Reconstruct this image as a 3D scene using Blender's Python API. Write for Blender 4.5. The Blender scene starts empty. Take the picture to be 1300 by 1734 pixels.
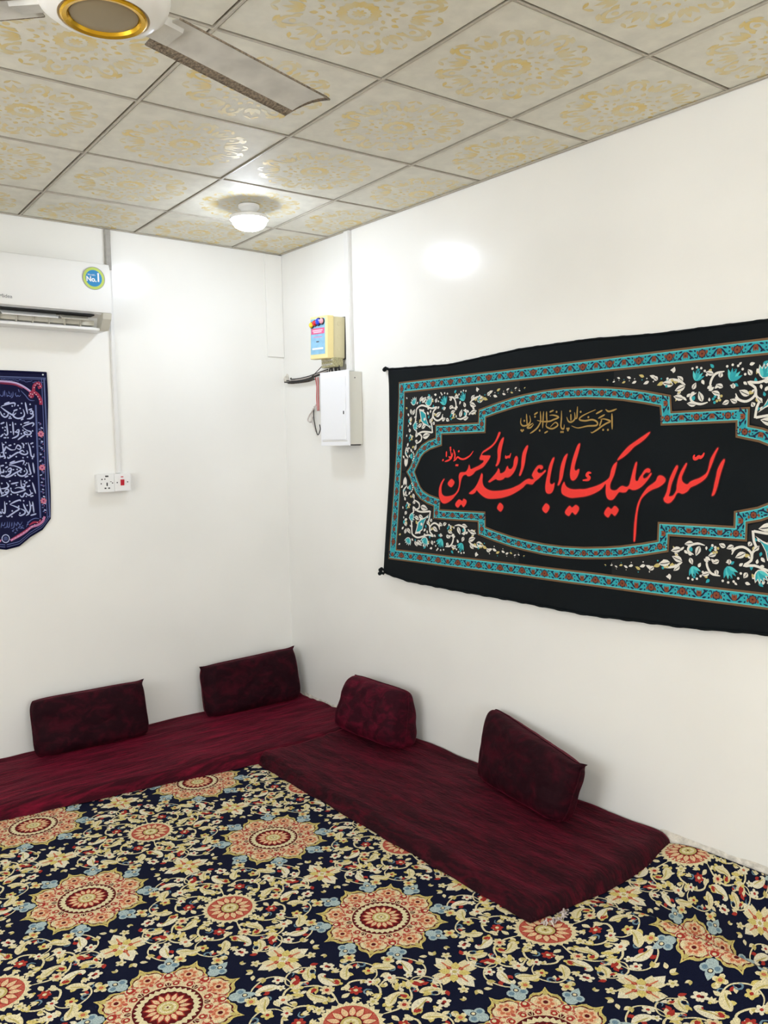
import bpy, bmesh, math, random, json
import numpy as np
from mathutils import Vector, Matrix, noise
from mathutils.geometry import tessellate_polygon

# ------------------------------------------------------------------ camera, world, exposure
scene = bpy.context.scene
C = scene.collection
CAM = Vector((-2.854, -4.501, 1.574))
YAW, PITCH, ROLL, FOCAL_PX = 0.6787, -0.0719, -0.0218, 1423.2
fwd = Vector((math.sin(YAW)*math.cos(PITCH), math.cos(YAW)*math.cos(PITCH), math.sin(PITCH)))
rt = Vector((math.cos(YAW), -math.sin(YAW), 0)); up = rt.cross(fwd)
rt, up = math.cos(ROLL)*rt+math.sin(ROLL)*up, -math.sin(ROLL)*rt+math.cos(ROLL)*up
cd = bpy.data.cameras.new('camera'); cam = bpy.data.objects.new('camera', cd); C.objects.link(cam)
cam.matrix_world = Matrix(((rt.x, up.x, -fwd.x, CAM.x), (rt.y, up.y, -fwd.y, CAM.y), (rt.z, up.z, -fwd.z, CAM.z), (0, 0, 0, 1)))
cd.sensor_fit = 'VERTICAL'; cd.sensor_height = 24; cd.lens = FOCAL_PX/1734*24; cd.clip_start = 0.05
scene.camera = cam
w = bpy.data.worlds.new('world'); scene.world = w; w.use_nodes = True
w.node_tree.nodes['Background'].inputs[0].default_value = (0.9, 0.95, 1, 1)
w.node_tree.nodes['Background'].inputs[1].default_value = 0.3
scene.view_settings.view_transform = 'Standard'; scene.view_settings.look = 'None'
scene.view_settings.exposure = -0.17; scene.view_settings.gamma = 1.0
scene.view_settings.use_curve_mapping = False
LAMP_NEAR, LAMP_FILL, PANE_FILL = 108.0, 255.0, 8.5          # strengths: the corner bulb, the added fill bulbs and the added panes

H = 2.795                                # ceiling height
ROOM_X, ROOM_Y = -4.7, -6.9              # the room runs from (ROOM_X, ROOM_Y) to the corner at (0, 0)
TH = -0.0415                             # the ceiling grid lies slightly askew in the room
R = random.Random(7)

# ------------------------------------------------------------------ helpers
def lin(c):
    return tuple(((x/255)/12.92 if x/255 <= .04045 else ((x/255+.055)/1.055)**2.4) for x in c)
def obj(name, me, parent=None, mats=()):
    o = bpy.data.objects.new(name, me); C.objects.link(o)
    if parent is not None: o.parent = parent
    for m in mats:
        if m.name not in [k.name for k in me.materials if k]: me.materials.append(m)
    return o
def tag(o, label, cat, group=None):
    o['label'] = label; o['category'] = cat
    if group: o['group'] = group
    return o
def thing(name, label, cat, loc=(0, 0, 0), rz=0, group=None):
    o = bpy.data.objects.new(name, None); C.objects.link(o); o.location = loc; o.rotation_euler = (0, 0, rz)
    o.empty_display_size = .1
    return tag(o, label, cat, group)
def struct(o): o['kind'] = 'structure'; return o
def smooth(me, on=True):
    for p in me.polygons: p.use_smooth = on
def mesh_pd(name, v, f, smoothed=False):
    me = bpy.data.meshes.new(name); me.from_pydata([tuple(p) for p in v], [], f); me.update()
    if smoothed: smooth(me)
    return me
def bm_mesh(name, bm, smoothed=False):
    me = bpy.data.meshes.new(name); bmesh.ops.recalc_face_normals(bm, faces=bm.faces); bm.to_mesh(me); bm.free()
    if smoothed: smooth(me)
    return me
def bm_box(bm, lo, hi, bevel=0, seg=2):
    r = bmesh.ops.create_cube(bm, size=1)
    vs = r['verts']
    for v in vs:
        v.co = Vector([lo[i]+(hi[i]-lo[i])*(v.co[i]+.5) for i in range(3)])
    if bevel:
        es = list({e for v in vs for e in v.link_edges})
        bmesh.ops.bevel(bm, geom=es, offset=bevel, segments=seg, profile=.7, affect='EDGES')
def box(name, lo, hi, mat, parent=None, bevel=0, seg=2):
    bm = bmesh.new(); bm_box(bm, lo, hi, bevel, seg)
    return obj(name, bm_mesh(name, bm), parent, [mat])
def catmull(pts, n=6, closed=False):
    P = [Vector(p) for p in pts]; N = len(P); out = []
    rng = range(N if closed else N-1)
    for i in rng:
        if closed: a, b, c, d = P[(i-1) % N], P[i], P[(i+1) % N], P[(i+2) % N]
        else: a, b, c, d = P[max(i-1, 0)], P[i], P[i+1], P[min(i+2, N-1)]
        for k in range(n):
            t = k/n
            out.append(.5*((2*b)+(c-a)*t+(2*a-5*b+4*c-d)*t*t+(3*b-a-3*c+d)*t**3))
    if not closed: out.append(P[-1].copy())
    return out
def tube(name, pts, r, mat, parent=None, seg=8, smoothn=5):
    P = catmull(pts, smoothn) if smoothn else [Vector(p) for p in pts]
    v, f = [], []
    n0 = None
    for i, p in enumerate(P):
        t = (P[min(i+1, len(P)-1)]-P[max(i-1, 0)]).normalized()
        if n0 is None: n0 = t.orthogonal().normalized()
        n0 = (n0-t*n0.dot(t)).normalized(); b = t.cross(n0)
        rr = r[i*(len(r)-1)//max(len(P)-1, 1)] if isinstance(r, (list, tuple)) else r
        for k in range(seg):
            a = 2*math.pi*k/seg; v.append(p+rr*(math.cos(a)*n0+math.sin(a)*b))
    for i in range(len(P)-1):
        for k in range(seg):
            f.append((i*seg+k, i*seg+(k+1) % seg, (i+1)*seg+(k+1) % seg, (i+1)*seg+k))
    f.append(tuple(range(seg))[::-1]); f.append(tuple(range((len(P)-1)*seg, len(P)*seg)))
    return obj(name, mesh_pd(name, v, f, True), parent, [mat])
def lathe(name, prof, mat, parent=None, seg=32, loc=(0, 0, 0), smoothed=True):
    """prof: (radius, z) pairs turned about the z axis"""
    v, f = [], []
    for r_, z in prof:
        for k in range(seg):
            a = 2*math.pi*k/seg; v.append((loc[0]+r_*math.cos(a), loc[1]+r_*math.sin(a), loc[2]+z))
    for i in range(len(prof)-1):
        for k in range(seg):
            f.append((i*seg+k, i*seg+(k+1) % seg, (i+1)*seg+(k+1) % seg, (i+1)*seg+k))
    f.append(tuple(range(seg))[::-1]); f.append(tuple(range((len(prof)-1)*seg, len(prof)*seg)))
    bm = bmesh.new(); me = mesh_pd(name, v, f); bm.from_mesh(me)
    bmesh.ops.remove_doubles(bm, verts=bm.verts, dist=1e-5); bmesh.ops.recalc_face_normals(bm, faces=bm.faces)
    bm.to_mesh(me); bm.free()
    if smoothed: smooth(me); me.set_sharp_from_angle(angle=math.radians(40))
    return obj(name, me, parent, [mat])
def extrude_x(name, prof, x0, x1, mat, parent=None, smoothed=False, nseg=1):
    """prof: closed (y, z) outline extruded along x"""
    n = len(prof); v, f = [], []
    for s in range(nseg+1):
        x = x0+(x1-x0)*s/nseg
        v += [(x, y, z) for y, z in prof]
    for s in range(nseg):
        for i in range(n): f.append((s*n+i, s*n+(i+1) % n, (s+1)*n+(i+1) % n, (s+1)*n+i))
    f.append(tuple(range(n))[::-1]); f.append(tuple(range(nseg*n, nseg*n+n)))
    bm = bmesh.new(); me = mesh_pd(name, v, f); bm.from_mesh(me); bmesh.ops.recalc_face_normals(bm, faces=bm.faces); bm.to_mesh(me); bm.free()
    if smoothed: smooth(me); me.set_sharp_from_angle(angle=math.radians(35))
    return obj(name, me, parent, [mat])

# ------------------------------------------------------------------ materials
def mat(name, color, rough=.6, metal=0, var=.0, vscale=8, bump=0, bscale=60, spec=.5, sheen=0, sheen_tint=None, coat=0, emit=None, estr=0, detail=3):
    m = bpy.data.materials.new(name); m.use_nodes = True
    nt = m.node_tree; b = nt.nodes['Principled BSDF']
    c = lin(color)
    b.inputs['Base Color'].default_value = (*c, 1); b.inputs['Roughness'].default_value = rough
    b.inputs['Metallic'].default_value = metal; b.inputs['Specular IOR Level'].default_value = spec
    b.inputs['Sheen Weight'].default_value = sheen; b.inputs['Coat Weight'].default_value = coat
    if sheen_tint: b.inputs['Sheen Tint'].default_value = (*lin(sheen_tint), 1); b.inputs['Sheen Roughness'].default_value = .35
    if emit: b.inputs['Emission Color'].default_value = (*emit, 1); b.inputs['Emission Strength'].default_value = estr
    tc = nt.nodes.new('ShaderNodeTexCoord')
    if var:
        n = nt.nodes.new('ShaderNodeTexNoise'); n.inputs['Scale'].default_value = vscale; n.inputs['Detail'].default_value = detail
        nt.links.new(tc.outputs['Object'], n.inputs['Vector'])
        r = nt.nodes.new('ShaderNodeValToRGB')
        r.color_ramp.elements[0].position = .35; r.color_ramp.elements[1].position = .65
        r.color_ramp.elements[0].color = (*[x*(1-var) for x in c], 1); r.color_ramp.elements[1].color = (*[min(1, x*(1+var*.6)) for x in c], 1)
        nt.links.new(n.outputs['Fac'], r.inputs['Fac']); nt.links.new(r.outputs['Color'], b.inputs['Base Color'])
    if bump:
        n2 = nt.nodes.new('ShaderNodeTexNoise'); n2.inputs['Scale'].default_value = bscale; n2.inputs['Detail'].default_value = 3
        nt.links.new(tc.outputs['Object'], n2.inputs['Vector'])
        bp = nt.nodes.new('ShaderNodeBump'); bp.inputs['Strength'].default_value = bump; bp.inputs['Distance'].default_value = .01
        nt.links.new(n2.outputs['Fac'], bp.inputs['Height']); nt.links.new(bp.outputs['Normal'], b.inputs['Normal'])
    return m
def print_mat(name, rough=.85, spec=.3, nvar=.25, nscale=300, bump=.3, sheen=0, base=None, metal=0):
    """a dyed or printed surface: the colour of each motif is on its faces, with a little weave noise over it"""
    m = bpy.data.materials.new(name); m.use_nodes = True
    nt = m.node_tree; b = nt.nodes['Principled BSDF']
    b.inputs['Roughness'].default_value = rough; b.inputs['Specular IOR Level'].default_value = spec; b.inputs['Sheen Weight'].default_value = sheen
    b.inputs['Metallic'].default_value = metal
    tc = nt.nodes.new('ShaderNodeTexCoord')
    n = nt.nodes.new('ShaderNodeTexNoise'); n.inputs['Scale'].default_value = nscale; n.inputs['Detail'].default_value = 2
    nt.links.new(tc.outputs['Object'], n.inputs['Vector'])
    mr = nt.nodes.new('ShaderNodeMapRange'); mr.inputs['From Min'].default_value = .3; mr.inputs['From Max'].default_value = .7
    mr.inputs['To Min'].default_value = 1-nvar; mr.inputs['To Max'].default_value = 1+nvar*.5
    nt.links.new(n.outputs['Fac'], mr.inputs['Value'])
    mx = nt.nodes.new('ShaderNodeVectorMath'); mx.operation = 'SCALE'
    if base is None:
        at = nt.nodes.new('ShaderNodeAttribute'); at.attribute_name = 'Col'; nt.links.new(at.outputs['Color'], mx.inputs[0])
    else: mx.inputs[0].default_value = lin(base)
    nt.links.new(mr.outputs['Result'], mx.inputs['Scale']); nt.links.new(mx.outputs['Vector'], b.inputs['Base Color'])
    if bump:
        bp = nt.nodes.new('ShaderNodeBump'); bp.inputs['Strength'].default_value = bump; bp.inputs['Distance'].default_value = .004
        nt.links.new(n.outputs['Fac'], bp.inputs['Height']); nt.links.new(bp.outputs['Normal'], b.inputs['Normal'])
    return m
def velvet(name, dark, light, stretch=(1, 1, 1), scale=9):
    m = bpy.data.materials.new(name); m.use_nodes = True
    nt = m.node_tree; b = nt.nodes['Principled BSDF']
    tc = nt.nodes.new('ShaderNodeTexCoord'); mp = nt.nodes.new('ShaderNodeMapping'); mp.inputs['Scale'].default_value = stretch
    nt.links.new(tc.outputs['Object'], mp.inputs['Vector'])
    n = nt.nodes.new('ShaderNodeTexNoise'); n.inputs['Scale'].default_value = scale; n.inputs['Detail'].default_value = 6; n.inputs['Roughness'].default_value = .65; n.inputs['Distortion'].default_value = .6
    nt.links.new(mp.outputs['Vector'], n.inputs['Vector'])
    r = nt.nodes.new('ShaderNodeValToRGB'); r.color_ramp.elements[0].position = .46; r.color_ramp.elements[1].position = .80
    r.color_ramp.elements[0].color = (*lin(dark), 1); r.color_ramp.elements[1].color = (*lin(light), 1)
    nt.links.new(n.outputs['Fac'], r.inputs['Fac']); nt.links.new(r.outputs['Color'], b.inputs['Base Color'])
    b.inputs['Roughness'].default_value = .75; b.inputs['Specular IOR Level'].default_value = .12
    b.inputs['Sheen Weight'].default_value = .35; b.inputs['Sheen Roughness'].default_value = .3; b.inputs['Sheen Tint'].default_value = (*lin((190, 40, 80)), 1)
    n2 = nt.nodes.new('ShaderNodeTexNoise'); n2.inputs['Scale'].default_value = 14; n2.inputs['Detail'].default_value = 6
    nt.links.new(mp.outputs['Vector'], n2.inputs['Vector'])
    bp = nt.nodes.new('ShaderNodeBump'); bp.inputs['Strength'].default_value = .6; bp.inputs['Distance'].default_value = .014
    nt.links.new(n2.outputs['Fac'], bp.inputs['Height']); nt.links.new(bp.outputs['Normal'], b.inputs['Normal'])
    return m

M_WALL = mat('glossy_oil_paint', (240, 239, 234), .21, var=.025, vscale=1.5, bump=.04, bscale=9, spec=.5)
M_PLASTER = mat('rough_plaster', (216, 210, 198), .9, var=.2, vscale=40, bump=.8, bscale=60)
M_SLAB = mat('grey_slab', (34, 32, 30), .95)
M_FLOOR = mat('cement_floor', (120, 115, 108), .9, var=.1)
M_TILE = mat('vinyl_ceiling_tile', (228, 225, 211), .62, var=.07, vscale=14, bump=.05, bscale=200, spec=.4)
M_GOLD = mat('gold_foil_print', (216, 186, 116), .42, metal=.15, var=.25, vscale=11, spec=.5)
_r = [n for n in M_GOLD.node_tree.nodes if n.type == 'VALTORGB'][0]     # worn foil: patchy, showing the tile's own tone
_r.color_ramp.elements[0].color = (*lin((222, 214, 182)), 1); _r.color_ramp.elements[1].color = (*lin((226, 200, 118)), 1)
M_RUN = mat('painted_runner', (186, 178, 162), .45, var=.08, vscale=30)
M_WHITEP = mat('white_plastic', (236, 236, 234), .3, spec=.5)
M_WHITEM = mat('white_enamel', (238, 239, 242), .3, spec=.5)
M_TRUNK = mat('white_trunking', (228, 227, 224), .45)
M_TRUNKG = mat('dusty_trunking', (168, 165, 158), .6, var=.1, vscale=40)
M_CREAMP = mat('cream_plastic', (226, 217, 178), .45)
M_YELLOW = mat('yellow_plastic', (244, 226, 162), .45)
M_BLACK = mat('black_plastic', (22, 22, 24), .5)
M_DARK = mat('dark_void', (26, 25, 24), .9)
M_GREYP = mat('grey_plastic', (196, 192, 178), .5)
M_RED = mat('red_rocker', (176, 20, 40), .35, emit=lin((200, 30, 50)), estr=.15)
M_WIREB = mat('black_wire', (40, 38, 38), .6)
M_WIRER = mat('red_wire', (190, 60, 60), .5)
M_WIREW = mat('pale_wire', (205, 196, 190), .5)
M_BRASSY = mat('terminal_block', (176, 170, 130), .5, var=.35, vscale=120)
M_FANW = mat('fan_enamel', (232, 230, 224), .3)
M_FANB = mat('dusty_fan_blade', (204, 202, 194), .45, var=.14, vscale=12, bump=.05, bscale=150)
M_DUST = mat('blade_edge_dust', (140, 126, 108), .95, var=.5, vscale=160, bump=.6, bscale=220)
M_GILT = mat('gilt_ring', (224, 176, 40), .25, metal=.7)
M_CAPSHADE = mat('shaded_cap', (150, 136, 108), .45, metal=.2)  # cap under the housing, with its shade put into the colour
M_CARPET = print_mat('carpet_ground', .95, .1, .5, 420, .5, base=(15, 20, 44))
M_CPRINT = print_mat('carpet_pile', .95, .1, .45, 420, .5)
M_CLOTH = mat('black_cotton', (8, 15, 19), .7, var=.15, vscale=3, bump=.15, bscale=500, spec=.15)
M_BPRINT = print_mat('banner_print', .65, .3, .12, 500, .0)
M_BLUE = mat('navy_satin', (6, 8, 50), .6, var=.12, vscale=4, spec=.15)
M_VEL1 = velvet('burgundy_velvet_mattress', (50, 3, 17), (128, 14, 44), (1.0, 9, 4), 5)
M_VEL2 = velvet('burgundy_velvet_runner', (32, 3, 12), (92, 9, 30), (8, 1.6, 4), 5)
M_VELC = velvet('burgundy_velvet_cushion', (30, 2, 11), (70, 6, 24), (1, 1, 1.6), 11)
M_VELC_LIT = velvet('lit_velvet_cushion', (44, 3, 17), (104, 10, 38), (1, 1, 1.6), 13)  # cushion velvet lightened: the light it catches is put into the colour
M_LINING = mat('white_lining', (196, 184, 180), .95, var=.3, vscale=90, bump=.6, bscale=120)
M_LABELB = mat('blue_label', (142, 192, 222), .5, var=.1, vscale=30)
M_LABELP = mat('pink_band', (226, 92, 140), .5)
M_PRINTW = mat('white_print', (236, 238, 240), .5)
M_STKG = mat('green_sticker', (186, 206, 90), .4)
M_STKB = mat('blue_sticker', (28, 132, 190), .4)
M_LOGO = mat('grey_logo', (150, 152, 154), .3, metal=.4)

def bulb_mat(name, col, s):
    m = mat(name, (250, 250, 250), .4, emit=col, estr=s); return m

# ------------------------------------------------------------------ flat print: triangles with a colour and a layer
class Print:
    def __init__(self): self.t = []; self.l = []; self.c = []; self.n = 0
    def tri(self, a, b, c, col, layer):
        self.t.append(((a[0], a[1]), (b[0], b[1]), (c[0], c[1]))); self.l.append(layer+.095*(self.n % 10)); self.c.append(col)      # shapes of one layer never share a plane
    def poly(self, pts, col, layer):
        self.n += 1
        vs = [Vector((p[0], p[1], 0)) for p in pts]
        for a, b, c in tessellate_polygon([vs]): self.tri(vs[a], vs[b], vs[c], col, layer)
    def fan(self, c, pts, col, layer):
        n = len(pts); self.n += 1
        for i in range(n): self.tri(c, pts[i], pts[(i+1) % n], col, layer)
    def strip(self, A, B, col, layer, closed=False):
        n = len(A); self.n += 1
        for i in range(n if closed else n-1):
            j = (i+1) % n; self.tri(A[i], A[j], B[j], col, layer); self.tri(A[i], B[j], B[i], col, layer)
    def disc(self, x, y, r, col, layer, n=10, sy=1.0, rot=0):
        ca, sa = math.cos(rot), math.sin(rot); pts = []
        for k in range(n):
            a = 2*math.pi*k/n; p, q = r*math.cos(a), r*sy*math.sin(a); pts.append((x+p*ca-q*sa, y+p*sa+q*ca))
        self.fan((x, y), pts, col, layer)
    def stroke(self, pts, w, col, layer, n=4, taper=True):
        P = catmull([(p[0], p[1], 0) for p in pts], n); A, B = [], []; N = len(P)
        for i, p in enumerate(P):
            t = (P[min(i+1, N-1)]-P[max(i-1, 0)]); t = t.normalized() if t.length > 0 else Vector((1, 0, 0))
            nn = Vector((-t.y, t.x, 0)); f = i/(N-1)
            ww = w*.5*((.35+.65*min(1, 4*f, 4*(1-f))) if taper else 1)
            A.append(p+nn*ww); B.append(p-nn*ww)
        self.strip(A, B, col, layer)
    def leaf(self, p, q, wid, col, layer, vein=None, n=5):
        a, b = Vector((p[0], p[1])), Vector((q[0], q[1])); d = b-a; nn = Vector((-d.y, d.x)); L = d.length
        if L == 0: return
        nn = nn/L; up_, dn = [], []
        for k in range(1, n):
            f = k/n; ww = wid*math.sin(math.pi*f**.8)
            up_.append(a+d*f+nn*ww); dn.append(a+d*f-nn*ww)
        self.fan(a+d*.45, [a]+dn+[b]+up_[::-1], col, layer)
        if vein is not None: self.stroke([a, a+d*.5+nn*wid*.1, a+d*.9], wid*.25, vein, layer+1, 2)
    def flower(self, x, y, r, n, col, cen, layer, inner=.55, rot=0, ring=None):
        pts = []
        for k in range(n*4):
            a = rot+2*math.pi*k/(n*4); rr = r*(inner+(1-inner)*abs(math.cos((k % 4)/4*math.pi)))
            pts.append((x+rr*math.cos(a), y+rr*math.sin(a)))
        self.fan((x, y), pts, col, layer)
        if ring is not None: self.disc(x, y, r*.55, ring, layer+1, 8)
        if cen is not None: self.disc(x, y, r*.3, cen, layer+2, 7)
    def arrays(self):
        return np.array(self.t, dtype=np.float64), np.array(self.l, dtype=np.float64), np.array(self.c, dtype=np.float64)
def tri_mesh(name, V, col=None):
    """V: (n,3,3) triangles in local coordinates, col: (n,3) colours"""
    n = len(V); me = bpy.data.meshes.new(name)
    me.vertices.add(3*n); me.vertices.foreach_set('co', V.reshape(-1).astype(np.float32))
    me.loops.add(3*n); me.loops.foreach_set('vertex_index', np.arange(3*n, dtype=np.int32))
    me.polygons.add(n); me.polygons.foreach_set('loop_start', np.arange(0, 3*n, 3, dtype=np.int32))
    me.update(calc_edges=True)
    if col is not None:
        at = me.color_attributes.new('Col', 'FLOAT_COLOR', 'CORNER')
        cc = np.ones((n, 3, 4), dtype=np.float32); cc[:, :, :3] = col[:, None, :]
        at.data.foreach_set('color', cc.reshape(-1))
    return me
def refine(T, L, K, maxlen, zone=None):
    """split triangles with long edges so that the print follows a curved surface"""
    done = []
    for _ in range(9):
        e = np.linalg.norm(T-np.roll(T, -1, axis=1), axis=2); m = e.max(axis=1)
        big = m > maxlen
        if zone is not None: big &= zone(T)
        if not big.any(): break
        done.append((T[~big], L[~big], K[~big]))
        t, l, k, ee = T[big], L[big], K[big], e[big]
        i = ee.argmax(axis=1); ar = np.arange(len(t))
        a, b, c = t[ar, i], t[ar, (i+1) % 3], t[ar, (i+2) % 3]; mid = (a+b)/2
        T = np.concatenate([np.stack([a, mid, c], 1), np.stack([mid, b, c], 1)]); L = np.concatenate([l, l]); K = np.concatenate([k, k])
    done.append((T, L, K))
    return [np.concatenate([d[i] for d in done]) for i in range(3)]
def ccw(T):
    """make every triangle counter-clockwise in its own plane"""
    a = (T[:, 1, 0]-T[:, 0, 0])*(T[:, 2, 1]-T[:, 0, 1])-(T[:, 1, 1]-T[:, 0, 1])*(T[:, 2, 0]-T[:, 0, 0])
    T = T.copy(); s = a < 0; T[s] = T[s][:, [0, 2, 1]]
    return T[np.abs(a) > 1e-12], np.abs(a) > 1e-12

# ------------------------------------------------------------------ the room
def slab(name, lo, hi, m):
    o = box(name, lo, hi, m); return struct(o)
floor_o = slab('floor', (ROOM_X-.15, ROOM_Y-.15, -.15), (.15, .15, -.012), M_FLOOR)
wall_right = slab('wall_right', (0, ROOM_Y, -.012), (.15, .15, H+.25), M_WALL)
wall_back = slab('wall_back', (ROOM_X, 0, -.012), (0, .15, H+.25), M_WALL)
wall_left = slab('wall_left', (ROOM_X-.15, ROOM_Y, -.012), (ROOM_X, .15, H+.25), M_WALL)
wall_front = slab('wall_front', (ROOM_X-.15, ROOM_Y-.15, -.012), (.15, ROOM_Y, H+.25), M_WALL)
M_FILLPANE = mat('glowing_fill_pane', (235, 240, 245), .4, emit=(.93, .97, 1.04), estr=PANE_FILL)  # glowing panes of two unseen windows added to brighten the room
fill_win = struct(box('fill_window_1', (ROOM_X+.001, -3.55, .95), (ROOM_X+.03, -1.55, 1.00), M_WHITEP, None, .004))
for lo_, hi_ in (((.001, -3.55, 2.15), (.03, -1.55, 2.20)), ((.001, -3.55, 1.0), (.03, -3.50, 2.15)), ((.001, -1.60, 1.0), (.03, -1.55, 2.15)), ((.001, -2.575, 1.0), (.03, -2.525, 2.15))):
    box('fill_window_frame', (ROOM_X+lo_[0], lo_[1], lo_[2]), (ROOM_X+hi_[0], hi_[1], hi_[2]), M_WHITEP, fill_win, .004)
for y0_ in (-3.5, -2.525): box('fill_pane', (ROOM_X+.001, y0_, 1.0), (ROOM_X+.012, y0_+.925, 2.15), M_FILLPANE, fill_win)
fill_win2 = struct(box('fill_window_2', (-3.55, ROOM_Y+.001, .75), (-1.55, ROOM_Y+.03, .80), M_WHITEP, None, .004))  # second added fill window, on the unseen front wall
for lo_, hi_ in (((-3.55, .001, 2.15), (-1.55, .03, 2.20)), ((-3.55, .001, .8), (-3.50, .03, 2.15)), ((-1.60, .001, .8), (-1.55, .03, 2.15)), ((-2.575, .001, .8), (-2.525, .03, 2.15))):
    box('fill_window_frame', (lo_[0], ROOM_Y+lo_[1], lo_[2]), (hi_[0], ROOM_Y+hi_[1], hi_[2]), M_WHITEP, fill_win2, .004)
for x0_ in (-3.5, -2.525): box('fill_pane', (x0_, ROOM_Y+.001, .8), (x0_+.925, ROOM_Y+.012, 2.15), M_FILLPANE, fill_win2)
ceiling = slab('ceiling', (ROOM_X, ROOM_Y, H+.12), (0, 0, H+.24), M_SLAB)

# ceiling grid: origin of the grid in the room, unit axes ga (along the back wall), gb (along the right wall)
ct, sn = math.cos(TH), math.sin(TH)
ga = Vector((ct, sn)); gb = Vector((-sn, ct))
PITCH_T = .6
GO = Vector((0, 0))
def grid(i, j):      # i tiles to the left of the right-hand runner, j tiles towards the camera
    return GO + ga*(-.3397-PITCH_T*i) + gb*(-.5244-PITCH_T*j)
def clip_rect(poly, x0, y0, x1, y1):
    for ax, val, s in ((0, x0, 1), (0, x1, -1), (1, y0, 1), (1, y1, -1)):
        out = []
        for k in range(len(poly)):
            a, b = poly[k], poly[(k+1) % len(poly)]
            da, db = s*(a[ax]-val), s*(b[ax]-val)
            if da >= 0: out.append(a)
            if da*db < 0:
                t = da/(da-db); out.append((a[0]+(b[0]-a[0])*t, a[1]+(b[1]-a[1])*t))
        poly = out
        if len(poly) < 3: return []
    return poly

def tile_print():
    P = Print(); g = 1
    pts = []
    def ringpoly(r0, r1, n, wob, wn):
        A, B = [], []
        for k in range(n):
            a = 2*math.pi*k/n
            A.append(((r1+wob*math.cos(wn*a))*math.cos(a), (r1+wob*math.cos(wn*a))*math.sin(a)))
            B.append(((r0-wob*.6*math.cos(wn*a+.8))*math.cos(a), (r0-wob*.6*math.cos(wn*a+.8))*math.sin(a)))
        P.strip(A, B, g, 1, True)
    ringpoly(.034, .062, 64, .004, 16)
    P.flower(0, 0, .022, 8, g, None, 1)
    def pol(r_, a): return (r_*math.cos(a), r_*math.sin(a))
    for k in range(12):
        a = 2*math.pi*k/12
        P.leaf(pol(.076, a-.10), pol(.094, a+.10), .006, g, 1)
        P.leaf(pol(.098, a+.26), pol(.118, a+.16), .005, g, 1)
        P.leaf(pol(.098, a+.26), pol(.118, a+.36), .005, g, 1)
        P.leaf(pol(.114, a), pol(.140, a), .009, g, 1)
    for k in range(8):
        a = 2*math.pi*(k+.5)/8
        # bell flower with three lobes
        for d in (-.11, 0, .11):
            P.leaf(pol(.150, a+d*.5), pol(.205+(.012 if d == 0 else 0), a+d*1.25), .0105, g, 1)
        P.leaf(pol(.155, a-.20), pol(.195, a-.27), .008, g, 1); P.leaf(pol(.155, a+.20), pol(.195, a+.27), .008, g, 1)
        b = a+math.pi/8
        # scroll cartouche between the bells
        P.stroke([pol(.165, b-.10), pol(.20, b-.13), pol(.228, b-.04), pol(.228, b+.04), pol(.20, b+.13), pol(.165, b+.10)], .014, g, 1, 4)
        P.disc(*pol(.192, b), .011, g, 1, 8)
        P.leaf(pol(.222, b-.17), pol(.250, b-.02), .009, g, 1); P.leaf(pol(.222, b+.17), pol(.250, b+.02), .009, g, 1)
        P.leaf(pol(.225, a-.12), pol(.248, a), .007, g, 1); P.leaf(pol(.225, a+.12), pol(.248, a), .007, g, 1)
    return P.arrays()[:2]
TP, TL = tile_print(); TP, _k = ccw(TP); TL = TL[_k]-1.0
def tile_mesh(name, poly, cx, cy, drop, prt):
    """poly: outline of the tile in tile-centred room axes"""
    v = [(x, y, 0) for x, y in poly]+[(x, y, .012) for x, y in poly]; n = len(poly)
    f = [tuple(range(n))[::-1], tuple(range(n, 2*n))]+[(i, (i+1) % n, n+(i+1) % n, n+i) for i in range(n)]
    mi = [0]*len(f)
    for t, zt in prt:
        k = len(v); v += [(x, y, zt) for x, y in t]; f.append(tuple(range(k, k+len(t)))[::-1]); mi.append(1)
    me = mesh_pd(name, v, f); me.materials.append(M_TILE); me.materials.append(M_GOLD)
    me.polygons.foreach_set('material_index', mi); me.update()
    return me
def rot2(p): return (p[0]*ct-p[1]*sn, p[0]*sn+p[1]*ct)
half = .2900
sq = [rot2(p) for p in ((-half, -half), (half, -half), (half, half), (-half, half))]
TPr = [([rot2(p) for p in t], -.0004-.0004*float(l)) for t, l in zip(TP, TL)]
full = tile_mesh('ceiling_tile', sq, 0, 0, 0, TPr)
dropped = {(1, 0): (.006, .004), (0, 2): (0, -.003), (2, 3): (.004, 0)}
for i in range(-1, 8):
    for j in range(-1, 12):
        c = (grid(i, j)+grid(i+1, j+1))/2
        if i < 0: c = (grid(-1, j)+grid(0, j+1))/2
        sqw = [(p[0]+c.x, p[1]+c.y) for p in sq]
        x0, y0, x1, y1 = ROOM_X+.002, ROOM_Y+.002, -.002, -.002
        inside = all(x0 < p[0] < x1 and y0 < p[1] < y1 for p in sqw)
        if inside: me = full
        else:
            cp = clip_rect(sqw, x0, y0, x1, y1)
            if len(cp) < 3: continue
            pr = []
            for t, zt in TPr:
                q = clip_rect([(p[0]+c.x, p[1]+c.y) for p in t], x0, y0, x1, y1)
                if len(q) >= 3: pr.append(([(p[0]-c.x, p[1]-c.y) for p in q], zt))
            me = tile_mesh('cut_tile', [(p[0]-c.x, p[1]-c.y) for p in cp], 0, 0, 0, pr)
        t = obj('ceiling_tile', me, ceiling)
        t.location = (c.x, c.y, H+.0035)
        if (i, j) in dropped: t.rotation_euler = (dropped[(i, j)][0], dropped[(i, j)][1], 0)
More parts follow.
